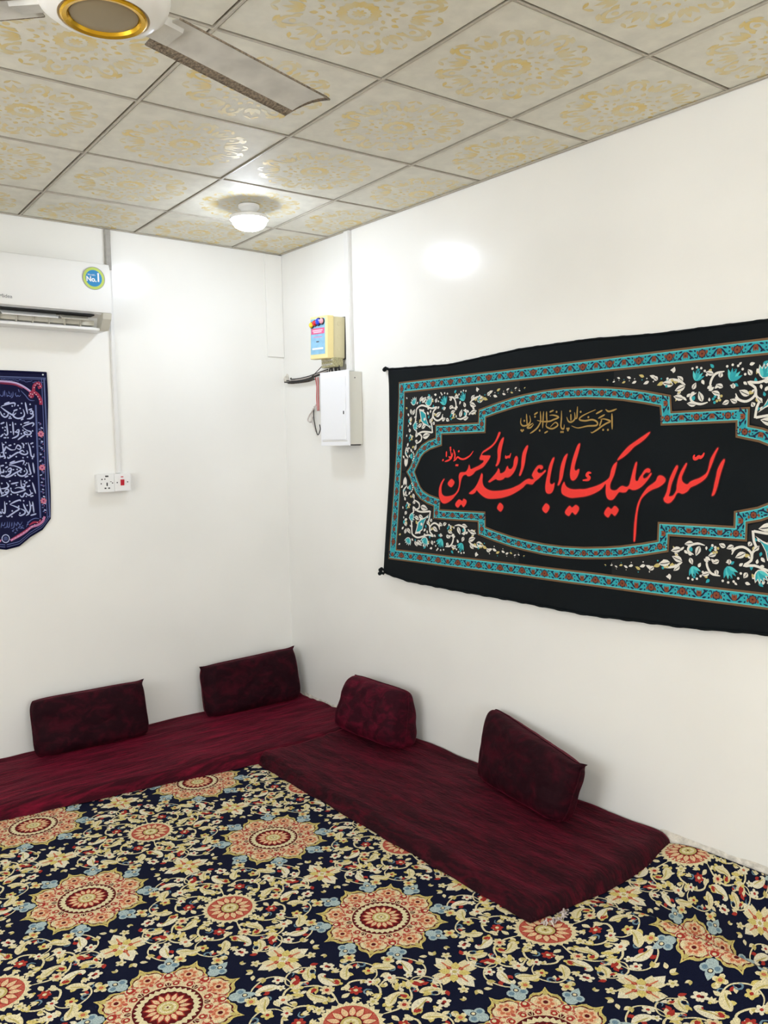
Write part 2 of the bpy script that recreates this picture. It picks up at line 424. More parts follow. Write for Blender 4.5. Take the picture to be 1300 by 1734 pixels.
def runner(a, b, wid, z0, name):
    d = (b-a).normalized(); n = Vector((-d.y, d.x)); poly = [(a-n*wid/2), (a+n*wid/2), (b+n*wid/2), (b-n*wid/2)]
    cp = clip_rect([tuple(p) for p in poly], ROOM_X+.001, ROOM_Y+.001, -.001, -.001)
    if len(cp) < 3: return
    m = len(cp); v = [(x, y, z0) for x, y in cp]+[(x, y, z0+.003) for x, y in cp]
    f = [tuple(range(m))[::-1], tuple(range(m, 2*m))]+[(i, (i+1) % m, m+(i+1) % m, m+i) for i in range(m)]
    # upright web of the tee
    k = len(v); pw = [(a-n*.001), (a+n*.001), (b+n*.001), (b-n*.001)]
    cw = clip_rect([tuple(p) for p in pw], ROOM_X+.001, ROOM_Y+.001, -.001, -.001)
    if len(cw) >= 3:
        q = len(cw); v += [(x, y, z0+.003) for x, y in cw]+[(x, y, z0+.035) for x, y in cw]
        f += [(k+i, k+(i+1) % q, k+q+(i+1) % q, k+q+i) for i in range(q)]+[tuple(range(k+q, k+2*q))]
    obj(name, mesh_pd(name, v, f), ceiling, [M_RUN])
for i in range(-1, 9):
    runner(grid(i, -3), grid(i, 14), .0075, H-.0015, 'main_runner')
for j in range(-1, 13):
    runner(grid(-3, j), grid(11, j), .006, H-.0005, 'cross_runner')
for nm, a, b in (('edge_angle', Vector((-.011, ROOM_Y)), Vector((-.011, 0))), ('edge_angle', Vector((ROOM_X, -.011)), Vector((0, -.011)))):
    runner(a, b, .016, H-.002, nm)

# rough plaster where the right wall meets the floor, and the boxed-in pipe in the corner
def plaster_strip(name, y0, y1, parent, h0, h1, seed):
    rr = random.Random(seed); n = int(abs(y1-y0)/.02); v, f = [], []; m = 6
    for i in range(n+1):
        y = y0+(y1-y0)*i/n; top = h0+(h1-h0)*i/n+.010*noise.noise((y*9, seed, 0))+.006*noise.noise((y*30, seed, 2))
        for k in range(m+1):
            t = k/m; z = top*t
            x = -(.014*(1-t)**.6+.005*noise.noise((y*22, z*40, seed))*(1-t*.7)+.001)
            v.append((min(x, -.0005) if k < m else -.0003, y, z))
    for i in range(n):
        for k in range(m):
            a = i*(m+1)+k; f.append((a, a+1, a+m+2, a+m+1))
    return obj(name, mesh_pd(name, v, f, True), parent, [M_PLASTER])
plaster_strip('rough_plaster', -2.66, -4.6, wall_right, .062, .085, 3)
plaster_strip('rough_plaster', -.02, -.62, wall_right, .075, .060, 5)
tr = box('trim_1', (-.118, -.010, 2.17), (-.0005, 0, H-.004), M_WALL, None, .004); struct(tr)

# ------------------------------------------------------------------ carpet
NAVY = lin((16, 22, 48)); CREAM = lin((226, 214, 172)); YEL = lin((214, 196, 118)); OLIVE = lin((196, 180, 112)); PEACH = lin((228, 192, 150))
SAND = lin((230, 206, 166)); ROSEC = lin((190, 92, 76)); ORANGE = lin((204, 116, 84)); REDC = lin((168, 54, 46)); DRED = lin((92, 20, 24)); PBLUE = lin((172, 190, 190)); MBLUE = lin((112, 140, 156)); IVORY = lin((232, 224, 196)); TAN = lin((176, 134, 70))
CA = .7537; CROT = math.radians(-2.78); CO = Vector((-1.093, -.840))
def star_r(a):
    t = abs(((a/(math.pi/4)+.5) % 1)-.5)*2          # 0 at a tip, 1 in a valley
    ks = [(0, 1.0), (.07, .93), (.16, .885), (.30, .875), (.45, .872), (.60, .835), (.68, .775), (.80, .765), (.92, .745), (1, .70)]
    for (a0, r0), (a1, r1) in zip(ks, ks[1:]):
        if t <= a1: return r0+(r1-r0)*(t-a0)/(a1-a0)
    return .70
def carpet_cell():
    P = Print(); RM = .228
    def pol(cx, cy, r_, a): return (cx+r_*math.cos(a), cy+r_*math.sin(a))
    # --- star medallion at the cell's corner (0,0)
    def star(s, col, layer, add=0):
        n = 160; P.fan((0, 0), [pol(0, 0, RM*star_r(2*math.pi*k/n)*s+add, 2*math.pi*k/n) for k in range(n)], col, layer)
    star(1, YEL, 1); star(.955, DRED, 2, -.002); star(.935, CREAM, 3, -.004)
    n = 96
    P.fan((0, 0), [pol(0, 0, .150+.007*abs(math.cos(8*math.pi*k/n*1.0)), 2*math.pi*k/n) for k in range(n)], SAND, 4)
    for k in range(8):
        a = k*math.pi/4
        P.flower(*pol(0, 0, .155, a), .034, 8, PEACH, None, 5, .75, a); P.flower(*pol(0, 0, .157, a), .026, 7, ORANGE, DRED, 6, .6, a, PEACH)
        for s in (-1, 0, 1): P.leaf(pol(0, 0, .120, a+s*.10), pol(0, 0, .140, a+s*.16), .006, ROSEC, 6)
        P.disc(*pol(0, 0, .190, a), .008, CREAM, 5, 6)
        P.leaf(pol(0, 0, .185, a), pol(0, 0, .212, a), .007, OLIVE, 5)
        for s in (-1, 1):
            P.stroke([pol(0, 0, .178, a+s*.23), pol(0, 0, .196, a+s*.17), pol(0, 0, .186, a+s*.09)], .006, OLIVE, 6, 3)
            P.flower(*pol(0, 0, .136, a+s*.27), .017, 6, ROSEC, CREAM, 5, .6, a, PEACH); P.stroke([pol(0, 0, .148, a+s*.24), pol(0, 0, .166, a+s*.30), pol(0, 0, .172, a+s*.24)], .004, ROSEC, 7, 3)
            P.disc(*pol(0, 0, .114, a+s*.19), .011, REDC, 6, 7); P.disc(*pol(0, 0, .114, a+s*.19), .005, CREAM, 7, 6)
            P.leaf(pol(0, 0, .168, a+s*.36), pol(0, 0, .142, a+s*.34), .008, IVORY, 5)
        b = a+math.pi/8
        P.disc(*pol(0, 0, .152, b), .014, REDC, 6, 8); P.disc(*pol(0, 0, .155, b), .007, CREAM, 7, 6)
        P.disc(*pol(0, 0, .110, b), .010, DRED, 6, 7)
    for k in range(16):
        a = 2*math.pi*(k+.5)/16
        P.stroke([pol(0, 0, .100, a-.19), pol(0, 0, .124, a-.12), pol(0, 0, .131, a), pol(0, 0, .124, a+.12), pol(0, 0, .100, a+.19)], .0035, CREAM, 7, 3)
    P.disc(0, 0, .099, DRED, 8, 48)
    P.fan((0, 0), [pol(0, 0, .095-.010*(k % 2), 2*math.pi*k/64) for k in range(64)], CREAM, 9)
    P.fan((0, 0), [pol(0, 0, .071+.004*(k % 2), 2*math.pi*k/48) for k in range(48)], DRED, 10)
    for k in range(16):
        a = 2*math.pi*k/16; P.leaf(pol(0, 0, .026, a), pol(0, 0, .069, a), .0115, REDC, 11); P.leaf(pol(0, 0, .032, a), pol(0, 0, .063, a), .0072, PEACH, 12)
    P.disc(0, 0, .031, OLIVE, 13, 20); P.disc(0, 0, .025, CREAM, 14, 16); P.disc(0, 0, .017, OLIVE, 15, 14); P.flower(0, 0, .012, 6, CREAM, DRED, 16)
    # pale blue palmettes in the valleys of the star
    for k in range(8):
        b = (k+.5)*math.pi/4
        P.disc(*pol(0, 0, .190, b), .019, PBLUE, 2, 10)
        for s in (-1, 1): P.disc(*pol(0, 0, .208, b+s*.085), .0155, PBLUE, 2, 9); P.disc(*pol(0, 0, .208, b+s*.085), .009, MBLUE, 3, 7)
        P.leaf(pol(0, 0, .205, b), pol(0, 0, .252, b), .014, PBLUE, 2); P.disc(*pol(0, 0, .218, b), .009, NAVY, 3, 8); P.disc(*pol(0, 0, .218, b), .006, CREAM, 4, 7)
    # --- rosette in the middle of the cell
    m = CA/2
    P.fan((m, m), [pol(m, m, .098-.011*(k % 2), 2*math.pi*k/56) for k in range(56)], CREAM, 1)
    P.disc(m, m, .078, ROSEC, 2, 32)
    for k in range(14):
        a = 2*math.pi*k/14; P.leaf(pol(m, m, .022, a), pol(m, m, .077, a), .0140, REDC, 3); P.leaf(pol(m, m, .032, a), pol(m, m, .072, a), .0095, PEACH, 4)
    P.disc(m, m, .034, DRED, 5, 18); P.disc(m, m, .030, OLIVE, 6, 16); P.disc(m, m, .022, CREAM, 7, 14); P.flower(m, m, .014, 6, OLIVE, DRED, 8)
    # --- cream cross flowers half way between the medallions
    for (cx, cy) in ((m, 0), (0, m)):
        for k in range(4):
            a = k*math.pi/2
            P.leaf(pol(cx, cy, .008, a), pol(cx, cy, .090, a), .026, IVORY, 1); P.stroke([pol(cx, cy, .012, a), pol(cx, cy, .045, a), pol(cx, cy, .062, a)], .006, ORANGE, 4, 2)
            for s in (-1, 1): P.leaf(pol(cx, cy, .025, a), pol(cx, cy, .072, a+s*.38), .015, CREAM, 1)
            P.leaf(pol(cx, cy, .01, a+math.pi/4), pol(cx, cy, .050, a+math.pi/4), .014, YEL, 2)
            P.disc(*pol(cx, cy, .026, a), .0085, REDC, 3, 6)
        P.disc(cx, cy, .015, IVORY, 4, 8); P.disc(cx, cy, .008, OLIVE, 5, 6)
    # --- vines, leaves and small flowers: one quarter, turned four times about the rosette
    q = Print(); rr = random.Random(11)
    def at(x, y): return (x, y)
    def paisley(x, y, s, a, col=CREAM, flip=1):
        pts = [(-.9, 0), (-.55, .42), (0, .52), (.5, .34), (.85, 0), (.75, -.32), (.45, -.38), (.5, -.18), (.25, -.05), (-.2, -.22), (-.6, -.2)]
        c_, s_ = math.cos(a), math.sin(a); pts = [(p[0]*s, flip*p[1]*s) for p in pts]
        pts = [(x+p[0]*c_-p[1]*s_, y+p[0]*s_+p[1]*c_) for p in pts]
        q.poly([tuple(v)[:2] for v in catmull([(p[0], p[1], 0) for p in pts], 3, True)], col, 2)
        q.stroke([(x-.6*s*c_, y-.6*s*s_), (x+.05*s*c_-flip*.25*s*s_*-1*0, y+.1*s), (x+.6*s*c_, y+.6*s*s_)], .12*s, OLIVE, 3, 3)
    def curl(x, y, s, a, col=MBLUE):
        pts = [(x+s*(1-t*.8)*math.cos(a+t*5.5), y+s*(1-t*.8)*math.sin(a+t*5.5)) for t in (0, .2, .4, .6, .8, 1)]
        q.stroke(pts, s*.36, col, 1, 2)
    def tulip(x, y, s, a, c1=CREAM, c2=REDC):
        for d in (-.5, 0, .5): q.leaf((x, y), (x+s*math.cos(a+d), y+s*math.sin(a+d)), s*.24, c1 if d else c2, 2 if d else 3)
        q.disc(x, y, s*.22, YEL, 3, 6)
    # main vine from the rosette, winding to a spray by the medallion
    q.stroke([(.088, .03), (.13, .045), (.155, .085), (.14, .135), (.10, .155), (.075, .13), (.09, .105)], .007, CREAM, 1, 4)
    q.flower(.093, .112, .021, 6, REDC, CREAM, 2, .65); q.flower(.148, .118, .018, 5, IVORY, REDC, 2)
    q.stroke([(.155, .085), (.20, .10), (.235, .075), (.245, .04)], .007, CREAM, 1, 4)
    q.flower(.205, .098, .022, 6, IVORY, ORANGE, 2, .6); tulip(.245, .045, .04, -1.2)
    q.stroke([(.02, .092), (.03, .15), (.015, .20), (-.03, .225)], .007, CREAM, 1, 4)
    q.flower(.026, .165, .023, 6, CREAM, REDC, 2, .6, .3, PEACH); tulip(-.028, .222, .036, 2.5, YEL, CREAM)
    q.stroke([(.245, .04), (.295, .045), (.325, .085), (.305, .145), (.262, .172)], .005, CREAM, 1, 5); q.stroke([(-.03, .225), (-.055, .262), (-.03, .30), (.02, .305), (.05, .275), (.035, .25)], .005, CREAM, 1, 5); q.stroke([(.148, .118), (.185, .135), (.20, .18), (.17, .225), (.125, .225), (.11, .195)], .005, CREAM, 1, 5)
    paisley(.160, .012, .044, .4); paisley(.055, .205, .046, 1.9, IVORY); paisley(.215, .150, .046, 2.6, CREAM, -1); paisley(.12, .20, .042, .9, CREAM)
    paisley(.275, .115, .043, 1.4, IVORY, -1); paisley(.265, -.025, .040, -.5, CREAM)
    q.flower(.175, .165, .020, 5, YEL, REDC, 2); q.flower(.255, .175, .024, 4, CREAM, ORANGE, 2, .5, .4, YEL); q.flower(.165, .255, .024, 4, CREAM, ORANGE, 2, .5, .2, YEL)
    q.flower(.09, .255, .020, 5, IVORY, DRED, 2); q.flower(.295, .065, .019, 5, IVORY, REDC, 2); tulip(.19, .045, .032, .8, CREAM, YEL); tulip(.075, .165, .030, 2.2, YEL, REDC)
    for x, y, s, a in ((.115, .085, .016, 0), (.18, .205, .017, 2), (.225, .02, .015, 4), (.04, .265, .017, 1), (.30, .02, .013, 3), (.135, .235, .012, 5), (.24, .13, .014, 2.4), (.0, .135, .013, 1)): curl(x, y, s, a)
    tries = 0; put = []
    while len(put) < 46 and tries < 6000:
        tries += 1; x, y = rr.uniform(0, m), rr.uniform(0, m); r0 = math.hypot(x, y); rc = math.hypot(m-x, m-y)
        if r0 < .108 or rc < .262 or math.hypot(x-m, y) < .085 or math.hypot(x, y-m) < .085: continue
        if any(math.hypot(x-a, y-b) < .034 for a, b in put): continue
        put.append((x, y)); k = rr.random(); a = rr.uniform(0, 6.28); s = rr.uniform(.018, .028)
        if k < .3: q.leaf((x, y), (x+s*1.3*math.cos(a), y+s*1.3*math.sin(a)), s*.36, rr.choice([CREAM, IVORY, YEL]), 1)
        elif k < .5: q.flower(x, y, s*.8, 5, rr.choice([CREAM, IVORY]), rr.choice([REDC, ORANGE, OLIVE]), 1)
        elif k < .7: tulip(x, y, s*1.1, a, rr.choice([CREAM, YEL]), rr.choice([REDC, YEL, CREAM]))
        else:
            for d in (0, .9): q.leaf((x, y), (x+s*math.cos(a+d), y+s*math.sin(a+d)), s*.3, rr.choice([CREAM, OLIVE, REDC]), 1)
    T, L, K = q.arrays(); A = [np.array(P.t)]; LL = [np.array(P.l, float)]; KK = [np.array(P.c, float)]
    for k in range(4):
        c_, s_ = math.cos(k*math.pi/2), math.sin(k*math.pi/2)
        A.append(np.stack([m+T[..., 0]*c_-T[..., 1]*s_, m+T[..., 0]*s_+T[..., 1]*c_], -1)); LL.append(L+.02*k); KK.append(K)
    return np.concatenate(A), np.concatenate(LL), np.concatenate(KK)
def sstep(a, b, x):
    t = np.clip((x-a)/(b-a), 0, 1); return t*t*(3-2*t)
XC = -.56
def ruck_shift(x, y):
    """the ruck takes up carpet, more of it the farther from the mattress: the pattern beyond it is drawn in"""
    y2 = y-.04*sstep(-.95, -.65, x)*sstep(-2.3, -2.9, y)
    d = np.clip((-2.90-y2)*.62, 0, .26)
    t = np.clip((x-XC)/(d+.045), 0, 1)
    return np.where(x < XC, x, np.where(x < XC+d+.045, XC+.045*t, x-d)), y2
def carpet_h(x, y):
    """the carpet lies flat but for a ruck running along the right wall and an upturned edge at that wall"""
    A = .055*sstep(-2.70, -3.02, y); d = x-XC
    pr = np.where(d < 0, .5*(1+np.cos(np.pi*np.clip(d/.24, -1, 0))), .5*(1+np.cos(np.pi*np.clip(d/.045, 0, 1))))
    return A*pr+.050*sstep(-.30, -.01, x)*sstep(-2.55, -2.85, y)
carpet = thing('patterned_carpet', 'navy floral carpet with cream and red star medallions covering the whole floor', 'carpet', (ROOM_X/2, ROOM_Y/2, 0))
xs = np.unique(np.concatenate([np.linspace(ROOM_X+.01, -1.0, 30), np.linspace(-1.0, -.016, 110)])); ys = np.unique(np.concatenate([np.linspace(ROOM_Y+.01, -4.6, 20), np.linspace(-4.6, -2.4, 130), np.linspace(-2.4, -.01, 20)]))
X, Y = np.meshgrid(xs, ys); Zc = carpet_h(X, Y); nx, ny = len(xs), len(ys)
v = np.stack([X-ROOM_X/2, Y-ROOM_Y/2, Zc], -1).reshape(-1, 3)
f = [(j*nx+i, j*nx+i+1, (j+1)*nx+i+1, (j+1)*nx+i) for j in range(ny-1) for i in range(nx-1)]
obj('carpet_ground', mesh_pd('carpet_ground', v, f, True), carpet, [M_CARPET])
ct_, cl_, ck_ = carpet_cell()
cc_, cs_ = math.cos(CROT), math.sin(CROT); Ts, Ls, Ks = [], [], []
for i in range(-5, 3):
    for j in range(-8, 3):
        u_, v_ = ct_[..., 0]+i*CA, ct_[..., 1]+j*CA
        Tx = CO.x+u_*cc_-v_*cs_; Ty = CO.y+u_*cs_+v_*cc_
        ok = ((Tx > ROOM_X+.02) & (Tx < .24) & (Ty > ROOM_Y+.02) & (Ty < -.02)).all(1)
        ok &= ~(((Tx > -.70) & (Ty > -2.55)).all(1) | ((Ty > -.55) & (Tx > -2.6)).all(1))
        if not ok.any(): continue
        Ts.append(np.stack([Tx, Ty], -1)[ok]); Ls.append(cl_[ok]); Ks.append(ck_[ok])
T, L, K = np.concatenate(Ts), np.concatenate(Ls), np.concatenate(Ks)
T, L, K = refine(T, L, K, .022, lambda t: (t[..., 0].max(1) > -.90) & (t[..., 1].min(1) < -2.5))
_x, _y = ruck_shift(T[..., 0], T[..., 1]); T = np.stack([_x, _y], -1); inn = (T[..., 0] < -.018).all(1); T, L, K = T[inn], L[inn], K[inn]
T, keep = ccw(T); L, K = L[keep], K[keep]
V3 = np.concatenate([T-np.array([ROOM_X/2, ROOM_Y/2]), (carpet_h(T[..., 0], T[..., 1])+.0006+.00022*L[:, None])[..., None]], -1)
pat = obj('woven_pattern', tri_mesh('woven_pattern', V3, K), carpet, [M_CPRINT]); pat['kind'] = 'stuff'

# ------------------------------------------------------------------ mattresses
def fbm(x, y, z, s): return noise.noise((x*s, y*s, z))+.5*noise.noise((x*s*2.1, y*s*2.1, z+3))
def mattress(name, label, foot, na, nb, thick, seed, mtl, along):
    """foot(a,b): a runs along the wall 0..1, b from the wall 0 to the front 1"""
    v, f = [], []; base = Vector((foot(.5, .5)[0], foot(.5, .5)[1], 0)); L = (Vector(foot(1, .5))-Vector(foot(0, .5))).length; Wd = (Vector(foot(.5, 1))-Vector(foot(.5, 0))).length
    for i in range(na+1):
        for j in range(nb+1):
            a, b = i/na, j/nb
            a = .5-.5*math.cos(math.pi*a) if False else a
            x, y = foot(a, b)
            dE = min((1-b)*Wd, a*L if along[0] else 9, (1-a)*L if along[1] else 9); r_ = .055
            t = min(1, dE/r_); e = math.sqrt(max(0, 1-(1-t)**2))
            wr = .0110*fbm(x*along[2], y*along[3], seed, 5)+.004*fbm(x*along[2], y*along[3], seed+7, 14)
            z = thick*e+(wr+.010*fbm(x, y, seed+1, 2.2))*min(1, t)
            edge = .010*fbm(x, y, seed+2, 6)*(1-t)
            dx = dy = 0
            if dE < .03:
                if (1-b)*Wd <= dE+1e-6: d2 = Vector(foot(a, 1))-Vector(foot(a, 0)); d2.normalize(); dx, dy = d2*edge
                else: d2 = Vector(foot(1, b))-Vector(foot(0, b)); d2.normalize(); dx, dy = d2*edge*(1 if a > .5 else -1)
            v.append((x+dx-base.x, y+dy-base.y, max(.0045 if t <= 0 else .007, z)))
    for i in range(na):
        for j in range(nb):
            k = i*(nb+1)+j; f.append((k, k+1, k+nb+2, k+nb+1))
    bm = bmesh.new(); me = mesh_pd('cover', v, f); bm.from_mesh(me)
    be = [e for e in bm.edges if e.is_boundary]
    r_ = bmesh.ops.extrude_edge_only(bm, edges=be)
    for q in r_['geom']:
        if isinstance(q, bmesh.types.BMVert): q.co.z = .0045
    bmesh.ops.recalc_face_normals(bm, faces=bm.faces); bm.to_mesh(me); bm.free(); smooth(me)
    t = thing(name, label, 'mattress', base)
    obj('velvet_cover', me, t, [mtl])
    return t
def foot_l(a, b):
    x = -3.3+a*(3.3-.012); yf = -.84-.15*(min(x, -.764)+.764); return (x, -.016+b*(yf+.016))
def foot_r(a, b):
    y = -.845-a*1.865; xf = -.764-.054*a; y2 = y-.035*a**8*math.sin(b*3.0+.4); return (-.016+b*(xf+.016), y2)
ml = mattress('floor_mattress', 'long burgundy velvet floor mattress laid along the back wall', foot_l, 190, 56, .062, 2, M_VEL1, (False, False, .35, 1.6))
mr_ = mattress('floor_mattress', 'burgundy velvet floor mattress along the right wall with frayed outer corner', foot_r, 130, 56, .060, 9, M_VEL2, (False, True, 1.6, .35))
# frayed white lining at the outer corner
rr = random.Random(4); v, f = [], []
for k in range(40):
    a = rr.random(); x = -.79+.11*a+rr.uniform(-.01, .01); y = -2.735-.012*math.sin(a*3)+rr.uniform(-.012, .008); an = rr.uniform(0, 6.28); l_ = rr.uniform(.006, .016); wd = .004
    d = Vector((math.cos(an), math.sin(an))); n = Vector((-d.y, d.x)); z = rr.uniform(.004, .012); b0 = len(v)
    v += [(x-n.x*wd, y-n.y*wd, z+.006), (x+n.x*wd, y+n.y*wd, z+.006), (x+d.x*l_+n.x*wd*.4, y+d.y*l_+n.y*wd*.4, .005), (x+d.x*l_-n.x*wd*.4, y+d.y*l_-n.y*wd*.4, .005), (x, y, z+.010), (x+d.x*l_, y+d.y*l_, .008)]
    f += [(b0, b0+3, b0+5, b0+4), (b0+4, b0+5, b0+2, b0+1), (b0, b0+1, b0+2, b0+3)]
bl_ = mr_.location
lo = obj('frayed_lining', mesh_pd('frayed_lining', [(p[0]-bl_.x, p[1]-bl_.y, p[2]) for p in v], f), mr_, [M_LINING]); lo['label'] = 'white frayed lining threads at the corner'

# ------------------------------------------------------------------ cushions
def cushion(label, loc, rz, lean, w_, h_, t_, seed, hr=1.0, ears=((1, 1, .03),), roll=0, bulge=.34, topround=0, taper=0, vm=None):
    """width along x, height along z, thickness along y; y+ is the side against the wall; hr: height of the right end relative to the left"""
    n, m = 44, 30; th = thing('floor_cushion', label, 'cushion', loc)
    v = []; idx = {}
    def pt(i, j, side):
        u, s = -1+2*i/n, -1+2*j/m
        u2 = math.sin(u*math.pi/2)*.45+u*.55; s2 = math.sin(s*math.pi/2)*.45+s*.55
        e = max(0, (1-abs(u2)**7)*(1-abs(s2)**5)); prof = e**bulge; ck = 1-.085*abs(u2)**5*abs(s2)**5
        z01 = (s2+1)/2
        hh = h_*(1+(hr-1)*(u2+1)/2)
        x = u2*ck*w_/2*(1-.02*(1-s2*s2)*abs(u2)**3)*(1-taper*(1-z01)); z = (s2*ck+1)/2*hh
        y = side*t_/2*prof*(1-topround*z01*z01)
        z -= .004*(1-abs(u2)**2)*z01**3
        for eu, es, am in ears:
            q = max(0, u2*eu)**14*max(0, s2*es)**14; x += eu*am*q; z += es*am*.5*q
        
        nz = .011*fbm(x, z, seed+side, 7)+.006*noise.noise((x*30, z*18, seed))+.012*fbm(x, z, seed+4, 3)
        fold = .006*math.sin(9*(x+z*.6)+seed+3*noise.noise((x*4, z*4, seed)))
        y += side*(nz+fold)*prof
        return Vector((x, y, z))
    for side in (-1, 1):
        for i in range(n+1):
            for j in range(m+1):
                bd = i in (0, n) or j in (0, m); key = (i, j, 0 if bd else side)
                if key not in idx: idx[key] = len(v); v.append(pt(i, j, side))
    f = []
    for side in (-1, 1):
        g = lambda i, j: idx[(i, j, 0 if (i in (0, n) or j in (0, m)) else side)]
        for i in range(n):
            for j in range(m):
                q = (g(i, j), g(i+1, j), g(i+1, j+1), g(i, j+1)); f.append(q if side < 0 else q[::-1])
    me = mesh_pd('cover', v, f, True)
    co = obj('velvet_cover', me, th, [vm or M_VELC])
    # piped seam round the edge
    rim = [v[idx[(i, 0, 0)]] for i in range(n+1)]+[v[idx[(n, j, 0)]] for j in range(1, m+1)]+[v[idx[(i, m, 0)]] for i in range(n-1, -1, -1)]+[v[idx[(0, j, 0)]] for j in range(m-1, -1, -1)]
    tube('seam', rim, .0035, vm or M_VELC, th, 5, 0)
    th.rotation_euler = (Matrix.Rotation(rz, 4, 'Z') @ Matrix.Rotation(-lean, 4, 'X') @ Matrix.Rotation(roll, 4, 'Y')).to_euler()
    return th
cushion('burgundy velvet cushion leaning on the back wall, nearest the blue banner', (-1.345, -.165, .058), -.05, .26, .60, .300, .15, 1, 1.0, ((1, 1, .030), (-1, 1, .004)))
c2 = cushion('burgundy velvet cushion leaning on the back wall beside the room corner', (-.372, -.150, .052), -.03, .22, .64, .305, .14, 5, 1.06, ((1, 1, .034), (-1, 1, .022)))
cushion('thick burgundy velvet cushion with rounded top against the right wall', (-.178, -1.045, .055), -math.pi/2, .22, .47, .300, .24, 8, 1.0, ((-1, 1, .012),), 0, .36, .42, -.14, M_VELC_LIT)
cushion('burgundy velvet cushion with sloping top leaning under the black banner', (-.200, -2.098, .055), -math.pi/2-.19, .30, .65, .335, .15, 12, .76, ((1, 1, .045),), taper=.10)

